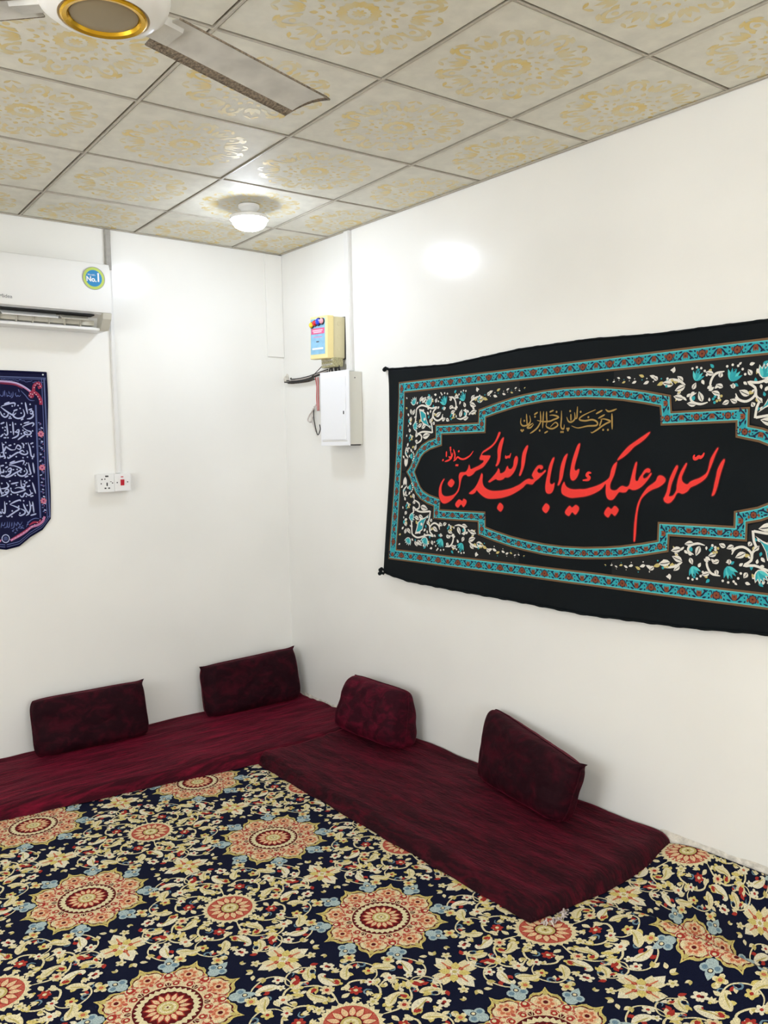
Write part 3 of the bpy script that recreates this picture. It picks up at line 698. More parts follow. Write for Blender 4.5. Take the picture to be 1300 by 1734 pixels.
# ------------------------------------------------------------------ data traced on the two banners (millimetres on the cloth)
D = json.loads('''{"red":[[[-368,184],[-378,183],[-390,160],[-405,139],[-427,123],[-456,109],[-479,97],[-491,81],[-499,66],[-494,59],[-475,57],[-477,47],[-500,33],[-528,23],[-554,15],[-560,26],[-566,36],[-573,18],[-588,2],[-614,0],[-627,-5],[-633,-22],[-629,-49],[-633,-74],[-645,-94],[-665,-109],[-697,-117],[-728,-118],[-747,-108],[-753,-92],[-753,-70],[-743,-48],[-733,-35],[-740,-34],[-757,-51],[-769,-74],[-772,-102],[-768,-124],[-752,-146],[-732,-154],[-706,-149],[-675,-132],[-656,-115],[-634,-93],[-625,-71],[-620,-49],[-613,-28],[-602,-15],[-584,-11],[-576,-17],[-561,-18],[-541,-9],[-524,6],[-499,15],[-474,27],[-453,47],[-438,63],[-430,76],[-440,79],[-460,79],[-483,81],[-477,91],[-456,100],[-423,116],[-399,134],[-382,154],[-368,177]],[[-681,-33],[-664,-44],[-664,-56],[-684,-73],[-709,-58],[-697,-41]],[[-630,-131],[-608,-138],[-600,-127],[-582,-134],[-583,-149],[-600,-167],[-615,-154],[-636,-171],[-653,-155]],[[-351,159],[-345,155],[-355,120],[-364,86],[-368,59],[-378,39],[-392,29],[-397,33],[-390,45],[-384,71],[-385,100],[-377,126],[-365,146]],[[-263,74],[-256,62],[-262,36],[-277,7],[-299,-14],[-318,-22],[-336,-22],[-346,-29],[-366,-35],[-385,-34],[-395,-30],[-414,-37],[-434,-46],[-443,-42],[-426,-29],[-401,-8],[-387,7],[-379,19],[-371,10],[-369,-2],[-357,-3],[-337,7],[-327,25],[-319,29],[-314,19],[-300,16],[-285,30],[-281,53],[-273,70]],[[-485,-4],[-479,-14],[-481,-38],[-475,-60],[-455,-76],[-418,-85],[-366,-83],[-331,-78],[-298,-71],[-271,-62],[-244,-51],[-214,-33],[-192,-26],[-181,-29],[-166,-27],[-173,-16],[-175,-8],[-162,12],[-144,30],[-126,34],[-115,29],[-115,20],[-126,15],[-133,20],[-140,18],[-146,9],[-137,-1],[-119,1],[-103,12],[-99,7],[-115,-7],[-137,-24],[-159,-38],[-172,-50],[-185,-51],[-200,-49],[-211,-52],[-230,-68],[-264,-86],[-302,-102],[-343,-113],[-367,-117],[-407,-121],[-448,-121],[-480,-110],[-505,-93],[-517,-84],[-526,-95],[-543,-103],[-562,-102],[-562,-97],[-534,-78],[-513,-54],[-497,-26],[-491,-11]],[[-365,-139],[-348,-149],[-346,-162],[-362,-179],[-384,-165],[-377,-148]],[[-201,121],[-198,113],[-209,79],[-215,46],[-225,17],[-240,-11],[-249,-13],[-248,-5],[-238,23],[-235,51],[-228,88],[-212,113]],[[-55,67],[-53,59],[-62,31],[-71,-4],[-77,-34],[-73,-47],[-61,-48],[-52,-42],[-51,-49],[-56,-70],[-67,-85],[-83,-90],[-97,-84],[-102,-65],[-98,-37],[-89,-4],[-80,29],[-65,59]],[[14,81],[17,76],[8,45],[1,12],[-6,-20],[-21,-47],[-30,-53],[-33,-49],[-25,-28],[-21,2],[-14,37],[0,69]],[[-95,-132],[-78,-142],[-78,-156],[-95,-174],[-116,-159],[-108,-142]],[[80,124],[84,118],[74,84],[63,50],[57,21],[65,10],[78,17],[83,13],[78,-6],[68,-22],[53,-31],[40,-25],[35,-6],[37,18],[44,53],[57,90],[70,116]],[[31,-138],[46,-145],[64,-133],[80,-141],[80,-155],[64,-174],[47,-164],[30,-181],[9,-166]],[[3,-37],[8,-47],[16,-57],[33,-65],[59,-68],[89,-66],[103,-66],[126,-63],[174,-50],[205,-36],[227,-21],[234,-8],[239,15],[248,33],[262,45],[266,43],[260,20],[253,-6],[245,-24],[237,-44],[239,-62],[254,-68],[269,-65],[284,-53],[296,-49],[314,-53],[326,-45],[332,-23],[339,5],[349,33],[356,45],[361,42],[356,15],[352,-12],[355,-27],[365,-28],[372,-15],[384,0],[395,14],[409,21],[420,18],[422,10],[416,4],[405,5],[395,0],[388,-9],[392,-18],[406,-14],[423,3],[427,-1],[418,-14],[401,-34],[381,-52],[361,-62],[343,-64],[326,-60],[314,-72],[299,-75],[281,-74],[269,-87],[254,-103],[237,-107],[223,-98],[217,-78],[217,-50],[213,-43],[196,-63],[161,-82],[119,-95],[84,-100],[66,-102],[39,-104],[12,-98],[-8,-88],[-13,-72],[-8,-52]],[[413,160],[416,156],[401,138],[378,121],[349,105],[326,85],[302,68],[281,57],[268,52],[273,62],[296,85],[323,108],[355,127],[386,145]],[[226,-136],[243,-143],[260,-130],[275,-138],[278,-149],[260,-170],[243,-161],[226,-178],[207,-162]],[[462,-6],[476,-8],[487,-17],[487,-28],[476,-40],[457,-52],[432,-61],[412,-73],[395,-88],[384,-103],[374,-136],[368,-171],[364,-212],[360,-255],[357,-266],[352,-263],[352,-230],[355,-192],[363,-149],[370,-119],[381,-94],[395,-71],[412,-51],[432,-38],[446,-27],[453,-13]],[[539,32],[532,29],[518,6],[506,-18],[499,-42],[494,-66],[486,-86],[482,-94],[487,-105],[499,-111],[512,-107],[525,-92],[534,-75],[543,-70],[559,-74],[578,-64],[590,-50],[608,-42],[631,-30],[649,-16],[659,-2],[666,16],[676,42],[685,69],[695,92],[691,94],[680,78],[668,56],[663,35],[659,16],[652,3],[639,-7],[624,-15],[606,-21],[590,-28],[580,-37],[570,-37],[558,-27],[556,-12],[564,7],[574,28],[577,39],[573,40],[564,28],[551,7],[541,-17],[535,-41],[533,-60],[522,-79],[512,-84],[503,-83],[507,-68],[511,-46],[518,-27],[530,-1],[541,24]],[[718,54],[722,48],[714,21],[705,-11],[697,-43],[686,-71],[678,-78],[674,-76],[680,-57],[685,-34],[691,-9],[696,17],[708,42]]],"rs":[[11,[[-332,79],[-332,68],[-317,72],[-309,71],[-299,88]]],[12,[[642,78],[637,67],[628,61],[622,64],[615,58],[607,56],[603,64],[606,71]]],[13,[[144,1],[131,2],[122,-8],[136,-18],[126,-27],[102,-29]]],[9,[[-539,101],[-561,79],[-596,64],[-622,65],[-643,73],[-659,60],[-673,54]]],[9,[[-674,112],[-662,83],[-668,61]]],[9,[[-725,103],[-725,74]]],[9,[[-698,111],[-686,74],[-704,60],[-720,55],[-736,52]]],[9,[[-678,95],[-684,77],[-699,72],[-708,77]]]],"rd":[[-696,119],[-636,101],[-652,34],[-642,34],[-749,59],[-694,109]],"gold":[[6,[[241,240],[243,209],[245,176]]],[6,[[210,258],[224,249],[243,251],[263,257]]],[6,[[188,219],[208,219],[235,209],[216,201],[196,191],[172,177],[147,166],[141,170]]],[6,[[194,217],[184,191]]],[6,[[162,259],[123,247],[90,234],[81,222],[111,216],[148,219],[172,208],[168,195],[123,194],[73,188],[39,198]]],[6,[[69,277],[68,250],[67,230],[58,228]]],[6,[[54,254],[57,227],[39,214],[22,218],[13,236]]],[6,[[35,248],[36,219]]],[6,[[-15,264],[-15,233],[-18,195],[-4,187],[0,205]]],[6,[[-93,219],[-98,202],[-84,193],[-62,190],[-35,203],[-48,216],[-75,198]]],[6,[[-79,247],[-57,247],[-30,237],[-61,227],[-79,222],[-116,222],[-148,229]]],[6,[[-129,267],[-128,224],[-139,207]]],[6,[[-111,266],[-118,194]]],[6,[[-95,265],[-95,244],[-93,216]]],[6,[[-125,228],[-143,200],[-167,183],[-188,173]]],[6,[[-167,213],[-185,198],[-204,199],[-190,209],[-170,218]]],[6,[[-208,260],[-204,209]]],[6,[[-190,252],[-185,227],[-202,211],[-228,208],[-242,220],[-240,243]]],[6,[[-164,254],[-143,264]]],[6,[[-79,261],[-56,268]]],[6,[[164,242],[196,255]]],[6,[[176,223],[208,237]]],[6,[[-109,172],[-89,180]]]],"gd":[[-221,230],[-159,245],[-134,184],[-233,185],[-239,189],[-227,189],[-41,260],[31,260],[86,254],[127,230],[202,176],[225,175],[-18,174],[-8,174],[15,187],[24,187],[19,180]],"bt":[[9,[[150,714],[158,721],[164,713],[156,704],[149,710]]],[9,[[164,713],[164,694],[151,682],[133,679]]],[9,[[143,724],[161,731]]],[9,[[129,763],[133,736],[138,704]]],[9,[[117,728],[123,704],[115,688],[92,681],[74,688],[67,701],[74,717]]],[9,[[104,673],[117,680]]],[9,[[28,752],[55,763]]],[9,[[14,741],[47,753],[73,759],[80,754],[76,741]]],[9,[[11,738],[31,721],[57,703],[70,698],[83,709]]],[9,[[71,719],[91,726]]],[9,[[8,716],[14,698],[29,687],[42,695],[45,708]]],[9,[[116,656],[145,664]]],[9,[[110,640],[136,651],[160,659],[165,651],[156,640]]],[9,[[110,638],[130,621],[150,613],[144,600],[126,600],[116,609],[125,614],[134,606]]],[9,[[123,600],[102,586],[84,573]]],[9,[[81,621],[91,624],[91,613],[81,611],[81,620]]],[9,[[92,616],[87,597],[74,587],[56,580]]],[9,[[64,664],[65,632],[65,597]]],[9,[[35,663],[36,629],[37,605],[29,597],[20,608]]],[9,[[5,653],[25,661]]],[9,[[17,603],[1,588]]],[9,[[133,559],[141,530],[146,492],[157,486],[160,502]]],[9,[[144,551],[159,558]]],[9,[[125,519],[129,506],[116,498],[98,503],[91,512],[104,519],[114,509]]],[9,[[93,506],[80,509],[54,494],[33,481],[29,489]]],[9,[[68,523],[82,546],[97,536],[91,525],[76,531]]],[9,[[68,523],[48,523],[31,534],[24,537],[13,516],[-3,508]]],[9,[[7,561],[11,526],[12,500],[18,484],[11,481]]],[9,[[-4,489],[11,492]]],[9,[[52,547],[37,544]]],[9,[[102,557],[111,549],[110,539]]],[9,[[152,456],[157,401]]],[9,[[130,457],[136,416],[139,399],[124,397]]],[9,[[112,431],[122,411],[110,394],[91,389],[75,398],[73,410]]],[9,[[34,448],[64,458],[100,467],[109,463],[102,446]]],[9,[[37,456],[65,467]]],[9,[[34,445],[63,441],[93,426],[87,418],[59,404],[37,391],[15,386],[7,395]]],[9,[[25,423],[39,431],[44,422],[32,414],[25,420]]],[9,[[43,419],[34,402],[12,389]]],[9,[[-6,443],[10,446]]],[9,[[-8,412],[6,412],[6,426]]],[9,[[15,433],[28,439]]],[9,[[-9,395],[7,391]]],[9,[[107,383],[126,389]]],[9,[[144,355],[151,326],[158,297]]],[9,[[128,319],[134,298],[121,290],[105,302],[94,286],[83,285],[79,294]]],[9,[[134,298],[144,301]]],[9,[[55,328],[77,332],[106,320],[76,310],[51,306],[38,314],[36,326]]],[9,[[87,369],[89,338],[102,334],[105,346],[94,349]]],[9,[[108,351],[119,359]]],[9,[[6,319],[20,326],[25,315],[11,310],[6,317]]],[9,[[25,315],[13,301],[-14,291]]],[9,[[16,361],[26,343],[15,332],[-12,329]]],[9,[[37,351],[75,358]]],[9,[[115,334],[132,339]]],[9,[[129,283],[146,287]]],[9,[[139,257],[143,199]]],[9,[[123,261],[127,226],[117,198],[102,187]]],[9,[[92,249],[101,222],[119,192]]],[9,[[77,224],[98,211],[95,197],[75,189],[67,195]]],[9,[[27,249],[54,262],[76,268],[80,261]]],[9,[[27,248],[53,236],[71,224],[52,211],[32,198],[15,187],[8,191]]],[9,[[3,265],[4,228],[0,205],[-12,218]]],[9,[[-18,215],[-13,203]]],[9,[[124,186],[155,193]]]],"bs":[[4,[[110,800],[102,792],[95,797],[90,791],[83,804],[88,810]]],[4,[[73,815],[71,791],[61,783]]],[4,[[65,809],[62,791],[49,796],[44,790],[43,811]]],[4,[[34,821],[34,790]]],[4,[[28,816],[26,795],[17,792],[12,800]]],[4,[[99,829],[103,813]]],[4,[[53,817],[56,801]]],[4,[[82,157],[70,141],[60,156],[54,139],[46,154]]],[4,[[44,160],[40,131],[26,127]]],[4,[[33,158],[30,135]]],[4,[[22,161],[18,133],[8,139]]],[4,[[11,162],[9,137],[-6,132]]],[4,[[1,160],[-6,143],[-16,150]]],[4,[[-13,161],[-19,133]]]],"bd":[[112,757],[103,732],[53,690],[49,682],[57,682],[26,703],[107,708],[94,746],[152,753],[66,743],[20,584],[26,584],[75,613],[112,621],[15,634],[28,637],[150,591],[51,648],[25,621],[103,604],[110,535],[22,508],[72,488],[42,494],[105,482],[127,485],[151,477],[14,550],[67,552],[124,554],[157,537],[158,618],[132,589],[104,651],[77,653],[53,613],[37,584],[25,560],[114,446],[121,454],[72,424],[54,423],[18,414],[61,393],[146,386],[20,458],[89,409],[67,296],[36,329],[36,299],[18,290],[109,285],[-5,356],[106,363],[131,365],[-2,308],[64,344],[69,237],[27,264],[12,253],[37,215],[34,186],[73,201],[-9,223],[135,237],[111,239],[95,263],[108,414],[33,366]],"flo":{"outline":[[-835,197],[-893,203],[-931,198],[-960,180],[-957,207],[-978,224],[-968,261],[-963,303],[-956,323],[-921,336],[-878,327],[-841,317],[-803,321],[-829,300],[-833,272],[-846,256],[-837,231],[-832,195]],"inner":[[-940,319],[-915,315],[-885,295],[-879,266],[-862,236],[-841,213],[-868,229],[-899,240],[-923,257],[-929,285]],"fans":[[-981,349],[-859,340],[-978,233],[-744,336],[-607,347],[-1002,175],[-997,80],[-493,344],[-688,273]],"curls":[[[-829,296],[-827,272],[-800,255],[-770,263],[-758,285]],[[-715,366],[-681,360],[-664,335],[-662,307]],[[-654,260],[-626,255],[-595,265],[-587,284],[-609,297]],[[-950,194],[-919,185],[-919,160],[-958,142]],[[-1036,129],[-1040,95],[-1015,72]],[[-570,272],[-554,283],[-527,277]],[[-564,329],[-536,347],[-498,356]]],"leaves":[[[-939,355],[-920,379]],[[-920,350],[-889,373]],[[-816,344],[-804,363]],[[-1014,322],[-1005,296]],[[-998,292],[-975,316]],[[-1019,261],[-1005,280]],[[-809,275],[-775,293]],[[-698,345],[-704,363]],[[-634,263],[-620,297]],[[-555,344],[-533,362]],[[-564,325],[-526,312]],[[-907,176],[-857,187]],[[-968,111],[-955,136]],[[-448,356],[-430,370]],[[-946,227],[-917,243]],[[-918,222],[-886,235]],[[-828,235],[-819,249]],[[-855,248],[-839,264]],[[-749,302],[-748,320]],[[-594,310],[-605,332]],[[-711,310],[-687,321]],[[-559,279],[-521,289]],[[-765,253],[-741,264]],[[-609,254],[-576,260]],[[-675,359],[-646,369]],[[-515,334],[-472,343]],[[-700,286],[-671,296]],[[-945,152],[-964,159]],[[-1007,204],[-1020,221]],[[-1036,112],[-1016,120]],[[-735,260],[-712,251]]],"tulip":[[-1032,46]],"tail":[[-463,346],[-429,365],[-400,354],[-379,373],[-346,359],[-322,372],[-298,362],[-274,375],[-251,367],[-220,373]]}}''')
def mm(p): return (p[0]/1000, p[1]/1000)

# ------------------------------------------------------------------ black banner on the right wall
S0, V0 = 2.205, 1.466
TURQ = lin((40, 160, 170)); TURL = lin((84, 196, 196)); BRN = lin((112, 84, 54)); BRNF = lin((128, 66, 36)); NVY = lin((12, 24, 58)); BLK = lin((14, 16, 20)); WHT = lin((226, 222, 212)); REDT = lin((240, 56, 48)); GLD = lin((168, 136, 72)); DKR = lin((84, 10, 14)); SPAN = lin((9, 12, 15))
def off(s, z):
    """distance of the cloth from the wall"""
    t = np.clip((2.0-z)/1.12, 0, 1.1)
    o = .008+.030*t**1.7
    o = o+.0035*np.sin(5.1*s+.7)*t+.0025*np.sin(11*s+3*z)*t+.002*np.sin(17*s-5*z+1)*np.sin(np.pi*np.clip(t, 0, 1))
    o = o+.004*np.exp(-((s-1.02)*.8+(z-2.0)*1.0)**2/.002)*np.clip((1.6-s)/.6, 0, 1)+.003*np.sin(26*(z+.35*s))*np.exp(-(s-2.6)**2/.3)*np.sin(np.pi*np.clip(t, 0, 1))
    return np.maximum(o, .004)
def warp(T):
    u, vv = T[..., 0], T[..., 1]
    s = u+S0; z = vv+V0; t = np.clip((1.75-s)/.7, 0, 1.1)**1.5; s = s+t*.047*vv/.466
    return s, z
ban = thing('wall_banner', 'large black cloth banner with red calligraphy in a turquoise bordered cartouche', 'banner', (0, -S0, .88))
def bpos(s, z, lift=0.0): return np.stack([-(off(s, z)+lift), -(s-S0), z-.88], -1)
nu, nv = 150, 70
topk = [(.95, 2.012), (1.04, 2.010), (1.5, 1.990), (1.96, 2.016), (2.34, 2.015), (2.64, 1.999), (3.07, 1.995), (3.4, 2.0)]
botk = [(.95, .925), (1.0, .918), (1.21, .893), (1.76, .885), (2.34, .875), (2.82, .893), (3.09, .910), (3.4, .93)]
def lerpk(ks, x):
    return np.interp(x, [k[0] for k in ks], [k[1] for k in ks])
vs = []
for i in range(nu+1):
    for j in range(nv+1):
        b = j/nv; sl = np.interp(b, [0, .5, 1], [.992, 1.033, 1.039]); s = sl+(3.395-sl)*i/nu
        z = lerpk(botk, s)+(lerpk(topk, s)-lerpk(botk, s))*b
        z += .0025*math.sin(i*.9)*(1 if j in (0, nv) else 0)
        vs.append(bpos(np.array(s), np.array(z)))
f = [(i*(nv+1)+j, i*(nv+1)+j+1, (i+1)*(nv+1)+j+1, (i+1)*(nv+1)+j) for i in range(nu) for j in range(nv)]
cl = obj('cloth', mesh_pd('cloth', vs, f, True), ban, [M_CLOTH])
so = cl.modifiers.new('thickness', 'SOLIDIFY'); so.thickness = .0016; so.offset = 0
# hems along top and bottom edges, knots at the left corners
def edge_path(ks, lift, dz): return [tuple(bpos(np.array(s), np.array(float(lerpk(ks, s))+dz), lift)) for s in np.linspace(1.02, 3.39, 60)]
tube('hem', edge_path(topk, .001, -.003), .004, M_CLOTH, ban, 6, 0)
tube('hem', edge_path(botk, .001, .004), .004, M_CLOTH, ban, 6, 0)
for s, z in ((1.035, 2.006), (.995, .935), (.99, .915)):
    p = bpos(np.array(s), np.array(z)); tube('corner_knot', [(p[0]+.002, p[1]-.004, p[2]), (p[0]-.004, p[1]+.012, p[2]+.006), (p[0]-.001, p[1]+.034, p[2]-.004)], [.007, .011, .003], M_CLOTH, ban, 8, 4)

def offset_closed(pts, d):
    n = len(pts); out = []
    for i in range(n):
        a, b, c = Vector(pts[i-1]), Vector(pts[i]), Vector(pts[(i+1) % n])
        d1, d2 = (b-a).normalized(), (c-b).normalized(); n1, n2 = Vector((-d1.y, d1.x)), Vector((-d2.y, d2.x))
        mt = n1+n2; mt = mt/max(mt.length_squared, .3)*2
        out.append(b+mt*d)
    return out
def dens(A, B, step=.014):
    oa, ob = [], []
    n = len(A)
    for i in range(n):
        a, a2, b, b2 = Vector(A[i]), Vector(A[(i+1) % n]), Vector(B[i]), Vector(B[(i+1) % n]); k = max(1, int((a2-a).length/step))
        for q in range(k): oa.append(a.lerp(a2, q/k)); ob.append(b.lerp(b2, q/k))
    return oa, ob
BP = Print()
def band(path, wid, lay, period):
    """path: closed outline, counter-clockwise; the band lies inside it"""
    ds = [0, .0080, .0110, wid-.0110, wid-.0080, wid]
    for k, col in enumerate((BRN, TURL, TURQ, TURL, BRN)):
        A, B = dens(offset_closed(path, ds[k]), offset_closed(path, ds[k+1])); BP.strip(A, B, col, lay, True)
    mid = offset_closed(path, wid/2); mid.append(mid[0]); acc = 0; segs = []
    for a, b in zip(mid, mid[1:]): segs.append((acc, a, b)); acc += (b-a).length
    n = int(acc/period); n -= n % 2; per = acc/n; hw = wid/2-.012
    def at(s):
        s %= acc
        for s0, a, b in reversed(segs):
            if s >= s0:
                d = (b-a).normalized(); return a+d*(s-s0), d
    def loc(s, x, y):
        p, d = at(s); return p+d*x+Vector((-d.y, d.x))*y
    for k in range(n):
        s = k*per; sg = 1 if (k//2) % 2 else -1
        if k % 2 == 0:      # palmette with dark wings
            for e in (-1, 1):
                BP.stroke([loc(s, e*.004, -hw*.7), loc(s, e*.014, -hw*.2), loc(s, e*.024, hw*.55), loc(s, e*.034, hw*.8)], .0060, NVY, lay+1, 3)
                BP.leaf(loc(s, e*.016, hw*.9), loc(s, e*.030, hw*.35), .0040, NVY, lay+1)
                BP.leaf(loc(s, e*.012, -hw*.9), loc(s, e*.030, -hw*.6), .0035, NVY, lay+1)
            for dd in (-.006, 0, .006): BP.leaf(loc(s, dd*.3, -hw*.75), loc(s, dd*1.4, hw*.75), .0052, BRNF, lay+2)
            BP.disc(*loc(s, 0, hw*.1), .003, DKR, lay+3, 6)
        else:               # round flower between two drops
            p = loc(s, 0, 0)
            BP.flower(p.x, p.y, hw*1.02, 8, NVY, None, lay+1, .8); BP.flower(p.x, p.y, hw*.78, 8, BRNF, DKR, lay+2, .8)
            for e in (-1, 1):
                BP.leaf(loc(s, e*.019, -hw*.75), loc(s, e*.017, hw*.2), .0045, BRNF, lay+2)
                BP.stroke([loc(s, e*.017, hw*.1), loc(s, e*.020, hw*.8), loc(s, e*.030, hw*.6)], .0045, NVY, lay+1, 2)
                BP.leaf(loc(s, e*.026, -hw*.5), loc(s, e*.032, -hw*.95), .0032, NVY, lay+1); BP.leaf(loc(s, e*.027, 0), loc(s, e*.033, hw*.2), .0030, NVY, lay+1)
rect = [(-1.125, -.466), (1.125, -.466), (1.125, .466), (-1.125, .466)]
band(rect, .058, 1, .066)
ql = [(-1.03, 0), (-1.000, .030), (-.975, .072), (-.950, .110), (-.915, .139), (-.862, .161), (-.812, .172), (-.812, .235), (-.510, .235), (-.506, .296), (-.40, .3195), (-.30, .338), (-.223, .348), (-.11, .358), (0, .361)]
path = ql+[(-x, y) for x, y in ql[-2::-1]]+[(x, -y) for x, y in ql[1:]][::1][:0]
topp = ql+[(-x, y) for x, y in ql[-2::-1]]                # left tip -> right tip over the top
bot = [(x, -y) for x, y in topp[-2:0:-1]]                 # right tip -> left tip underneath
cart = (topp+bot)[::-1]                                   # counter-clockwise
band(cart, .052, 1, .060)
# floral sprays in the four spandrels, and the brown-black ground behind them
F = D['flo']
for sx in (1, -1):
    for sy in (1, -1):
        def m2(p): x, y = mm(p); return (sx*x, sy*y)
        sg = sx*sy
        ground = [(-1.066, .005), (-1.066, .407), (-.25, .407), (-.25, .350), (-.506, .300), (-.515, .240), (-.816, .240), (-.818, .178), (-.920, .145), (-.985, .075), (-1.036, .005)]
        BP.poly([(sx*x, sy*y) for x, y in ground], SPAN, 0)
        BP.stroke([m2(p) for p in F['outline']], .009, WHT, 3, 3, False)
        inn = [m2(p) for p in F['inner']]; BP.poly(inn, WHT, 3); cx, cy = sum(p[0] for p in inn)/len(inn), sum(p[1] for p in inn)/len(inn)
        BP.poly([(cx+(x-cx)*.78, cy+(y-cy)*.78) for x, y in inn], TURQ, 4); BP.disc(cx, cy, .008, WHT, 5, 8)
        for k, p in enumerate(F['fans']):
            x, y = m2(p); sc = [.030, .036, .030, .040, .034, .022, .022, .022, .024][k]; rot = math.atan2(sy, -sx*.5) if k not in (2, 6) else math.pi/2*(1-sx)
            if k in (5, 7, 8):
                for q in range(9): BP.disc(x+sc*.8*math.cos(q*2.4)*(.4+q*.07), y+sc*.8*math.sin(q*2.4)*(.4+q*.07), .0055, (WHT, TURQ, OLIVE)[q % 3], 3, 6)
                continue
            for q in range(5):
                a = rot+(q-2)*.42; tip = (x+sc*math.cos(a), y+sc*math.sin(a))
                BP.leaf((x-.3*sc*math.cos(rot), y-.3*sc*math.sin(rot)), (tip[0]+.15*sc*math.cos(a), tip[1]+.15*sc*math.sin(a)), sc*.26, WHT if k < 3 else BLK, 3); BP.leaf((x-.2*sc*math.cos(rot), y-.2*sc*math.sin(rot)), tip, sc*.17, (TURQ, TURL, TURQ)[q % 3], 4)
                if k >= 3: BP.disc(x+1.25*sc*math.cos(a), y+1.25*sc*math.sin(a), .005, WHT, 3, 6)
        for cset in F['curls']: BP.stroke([m2(p) for p in cset], .0088, WHT, 2, 4)
        for lf in F['leaves']:
            a, b = m2(lf[0]), m2(lf[1]); ln = math.hypot(b[0]-a[0], b[1]-a[1]); BP.leaf(a, (a[0]+(b[0]-a[0])*1.12, a[1]+(b[1]-a[1])*1.12), max(.009, ln*.30), WHT, 3, SPAN)
        rq = random.Random(31); gp = [Vector((p[0], p[1])) for p in ground]; cnt = 0
        for _ in range(900):
            x, y = rq.uniform(-1.055, -.50), rq.uniform(.03, .398); ins = False; dm = 9
            for a_, b_ in zip(gp, gp[1:]+gp[:1]):
                if (a_.y > y) != (b_.y > y) and x < (b_.x-a_.x)*(y-a_.y)/(b_.y-a_.y)+a_.x: ins = not ins
                e_ = b_-a_; t_ = max(0, min(1, (Vector((x, y))-a_).dot(e_)/e_.length_squared)); dm = min(dm, (a_+e_*t_-Vector((x, y))).length)
            if not ins or dm < .017: continue
            cnt += 1
            if cnt > 74: break
            an = rq.uniform(0, 6.28); l_ = rq.uniform(.012, .024)
            BP.leaf((sx*x, sy*y), (sx*(x+l_*math.cos(an)), sy*(y+l_*math.sin(an))), l_*.30, rq.choice([WHT, WHT, WHT, OLIVE, TURQ]), 1)
        x, y = m2(F['tulip'][0])
        for d in (-.35, 0, .35): BP.leaf((x, y-sy*.02), (x+.03*math.sin(d)*1.3, y+sy*.026), .008, WHT, 3)
        for k, p in enumerate(F['tail']):
            x, y = m2(p); sc = 1-.075*k
            BP.leaf((x-sx*.012*sc, y), (x+sx*.018*sc, y+(.012 if k % 2 else -.010)*sc), .0075*sc, WHT if k % 3 else OLIVE, 3); BP.disc(x, y+(.014 if k % 2 == 0 else -.014)*sc, .0035*sc, TURQ if k % 3 == 0 else WHT, 3, 5)
# calligraphy: dark edge, then the colour
def grow(pts, d):
    ar = sum(pts[i][0]*pts[(i+1) % len(pts)][1]-pts[(i+1) % len(pts)][0]*pts[i][1] for i in range(len(pts)))
    return [tuple(p) for p in offset_closed(pts, -d if ar > 0 else d)]
for poly in D['red']:
    pts = [tuple(p)[:2] for p in catmull([(*mm(p), 0) for p in poly], 3, True)]
    BP.poly(pts, REDT, 4)
    n = len(pts); g = grow(pts, .0035); BP.strip(pts, g, DKR, 3, True)
for w_, pts in D['rs']: BP.stroke([mm(p) for p in pts], w_/1000, REDT, 4, 4)
for p in D['rd']: BP.disc(*mm(p), .007, REDT, 4, 6, .8, .6)
for w_, pts in D['gold']: BP.stroke([mm(p) for p in pts], w_/1000*1.15, GLD, 4, 4)
for p in D['gd']: BP.disc(*mm(p), .005, GLD, 4, 6)
T, L, K = refine(*BP.arrays(), .030)
s, z = warp(T); V3 = np.zeros(T.shape[:2]+(3,)); V3[...] = bpos(s, z); V3[..., 0] -= .0016+.00030*L[:, None]
# face the room
nrm = np.cross(V3[:, 1]-V3[:, 0], V3[:, 2]-V3[:, 0]); fl = nrm[:, 0] > 0; V3[fl] = V3[fl][:, [0, 2, 1]]
bp_o = obj('printed_design', tri_mesh('printed_design', V3, K), ban, [M_BPRINT]); bp_o['kind'] = 'stuff'

# ------------------------------------------------------------------ blue pennant on the back wall
BX, BZ = -1.69, 1.10
pen = thing('wall_banner', 'dark blue pennant with lines of white calligraphy hanging below the air conditioner', 'banner', (BX, 0, BZ))
def poff(x, z): return .006+.006*np.sin(9*x+4*z)**2+.006*np.clip((.9-z)/.9, 0, 1)+.003*np.sin(23*x+2*z)*np.clip((.9-z)/.9, 0, 1)
ped = [(0, .020), (.062, .032), (.118, .075), (.182, .108), (.226, .162)]
def pbot(x): return float(np.interp(abs(x), [p[0] for p in ped], [p[1] for p in ped]))
v = []; nu, nv = 50, 70
for i in range(nu+1):
    for j in range(nv+1):
        b = j/nv; hwid = .227+.016*b+.004*math.sin(b*9); x = (-1+2*i/nu)*hwid; zb = pbot(x*.226/hwid); z = zb+(.920-zb)*b
        v.append((x, -float(poff(x, z)), z))
f = [(i*(nv+1)+j, (i+1)*(nv+1)+j, (i+1)*(nv+1)+j+1, i*(nv+1)+j+1) for i in range(nu) for j in range(nv)]
pc = obj('cloth', mesh_pd('cloth', v, f, True), pen, [M_BLUE]); so = pc.modifiers.new('thickness', 'SOLIDIFY'); so.thickness = .0015; so.offset = 0
tube('top_rod_hem', [(x, -float(poff(x, .92))-.001, .916) for x in np.linspace(-.24, .24, 24)], .005, M_BLUE, pen, 6, 0)
PB = Print()
LAV = lin((176, 184, 220)); LAVD = lin((92, 104, 160)); PINK = lin((190, 120, 160)); CRIM = lin((150, 40, 70)); GRB = lin((86, 96, 140)); ROSE = lin((204, 120, 132)); NV2 = lin((8, 10, 44)); PWH = lin((220, 216, 230))
for w_, pts in D['bt']: PB.stroke([mm(p) for p in pts], w_/1000*.82, LAV, 3, 4)
for w_, pts in D['bs']: PB.stroke([mm(p) for p in pts], w_/1000, LAVD, 3, 3)
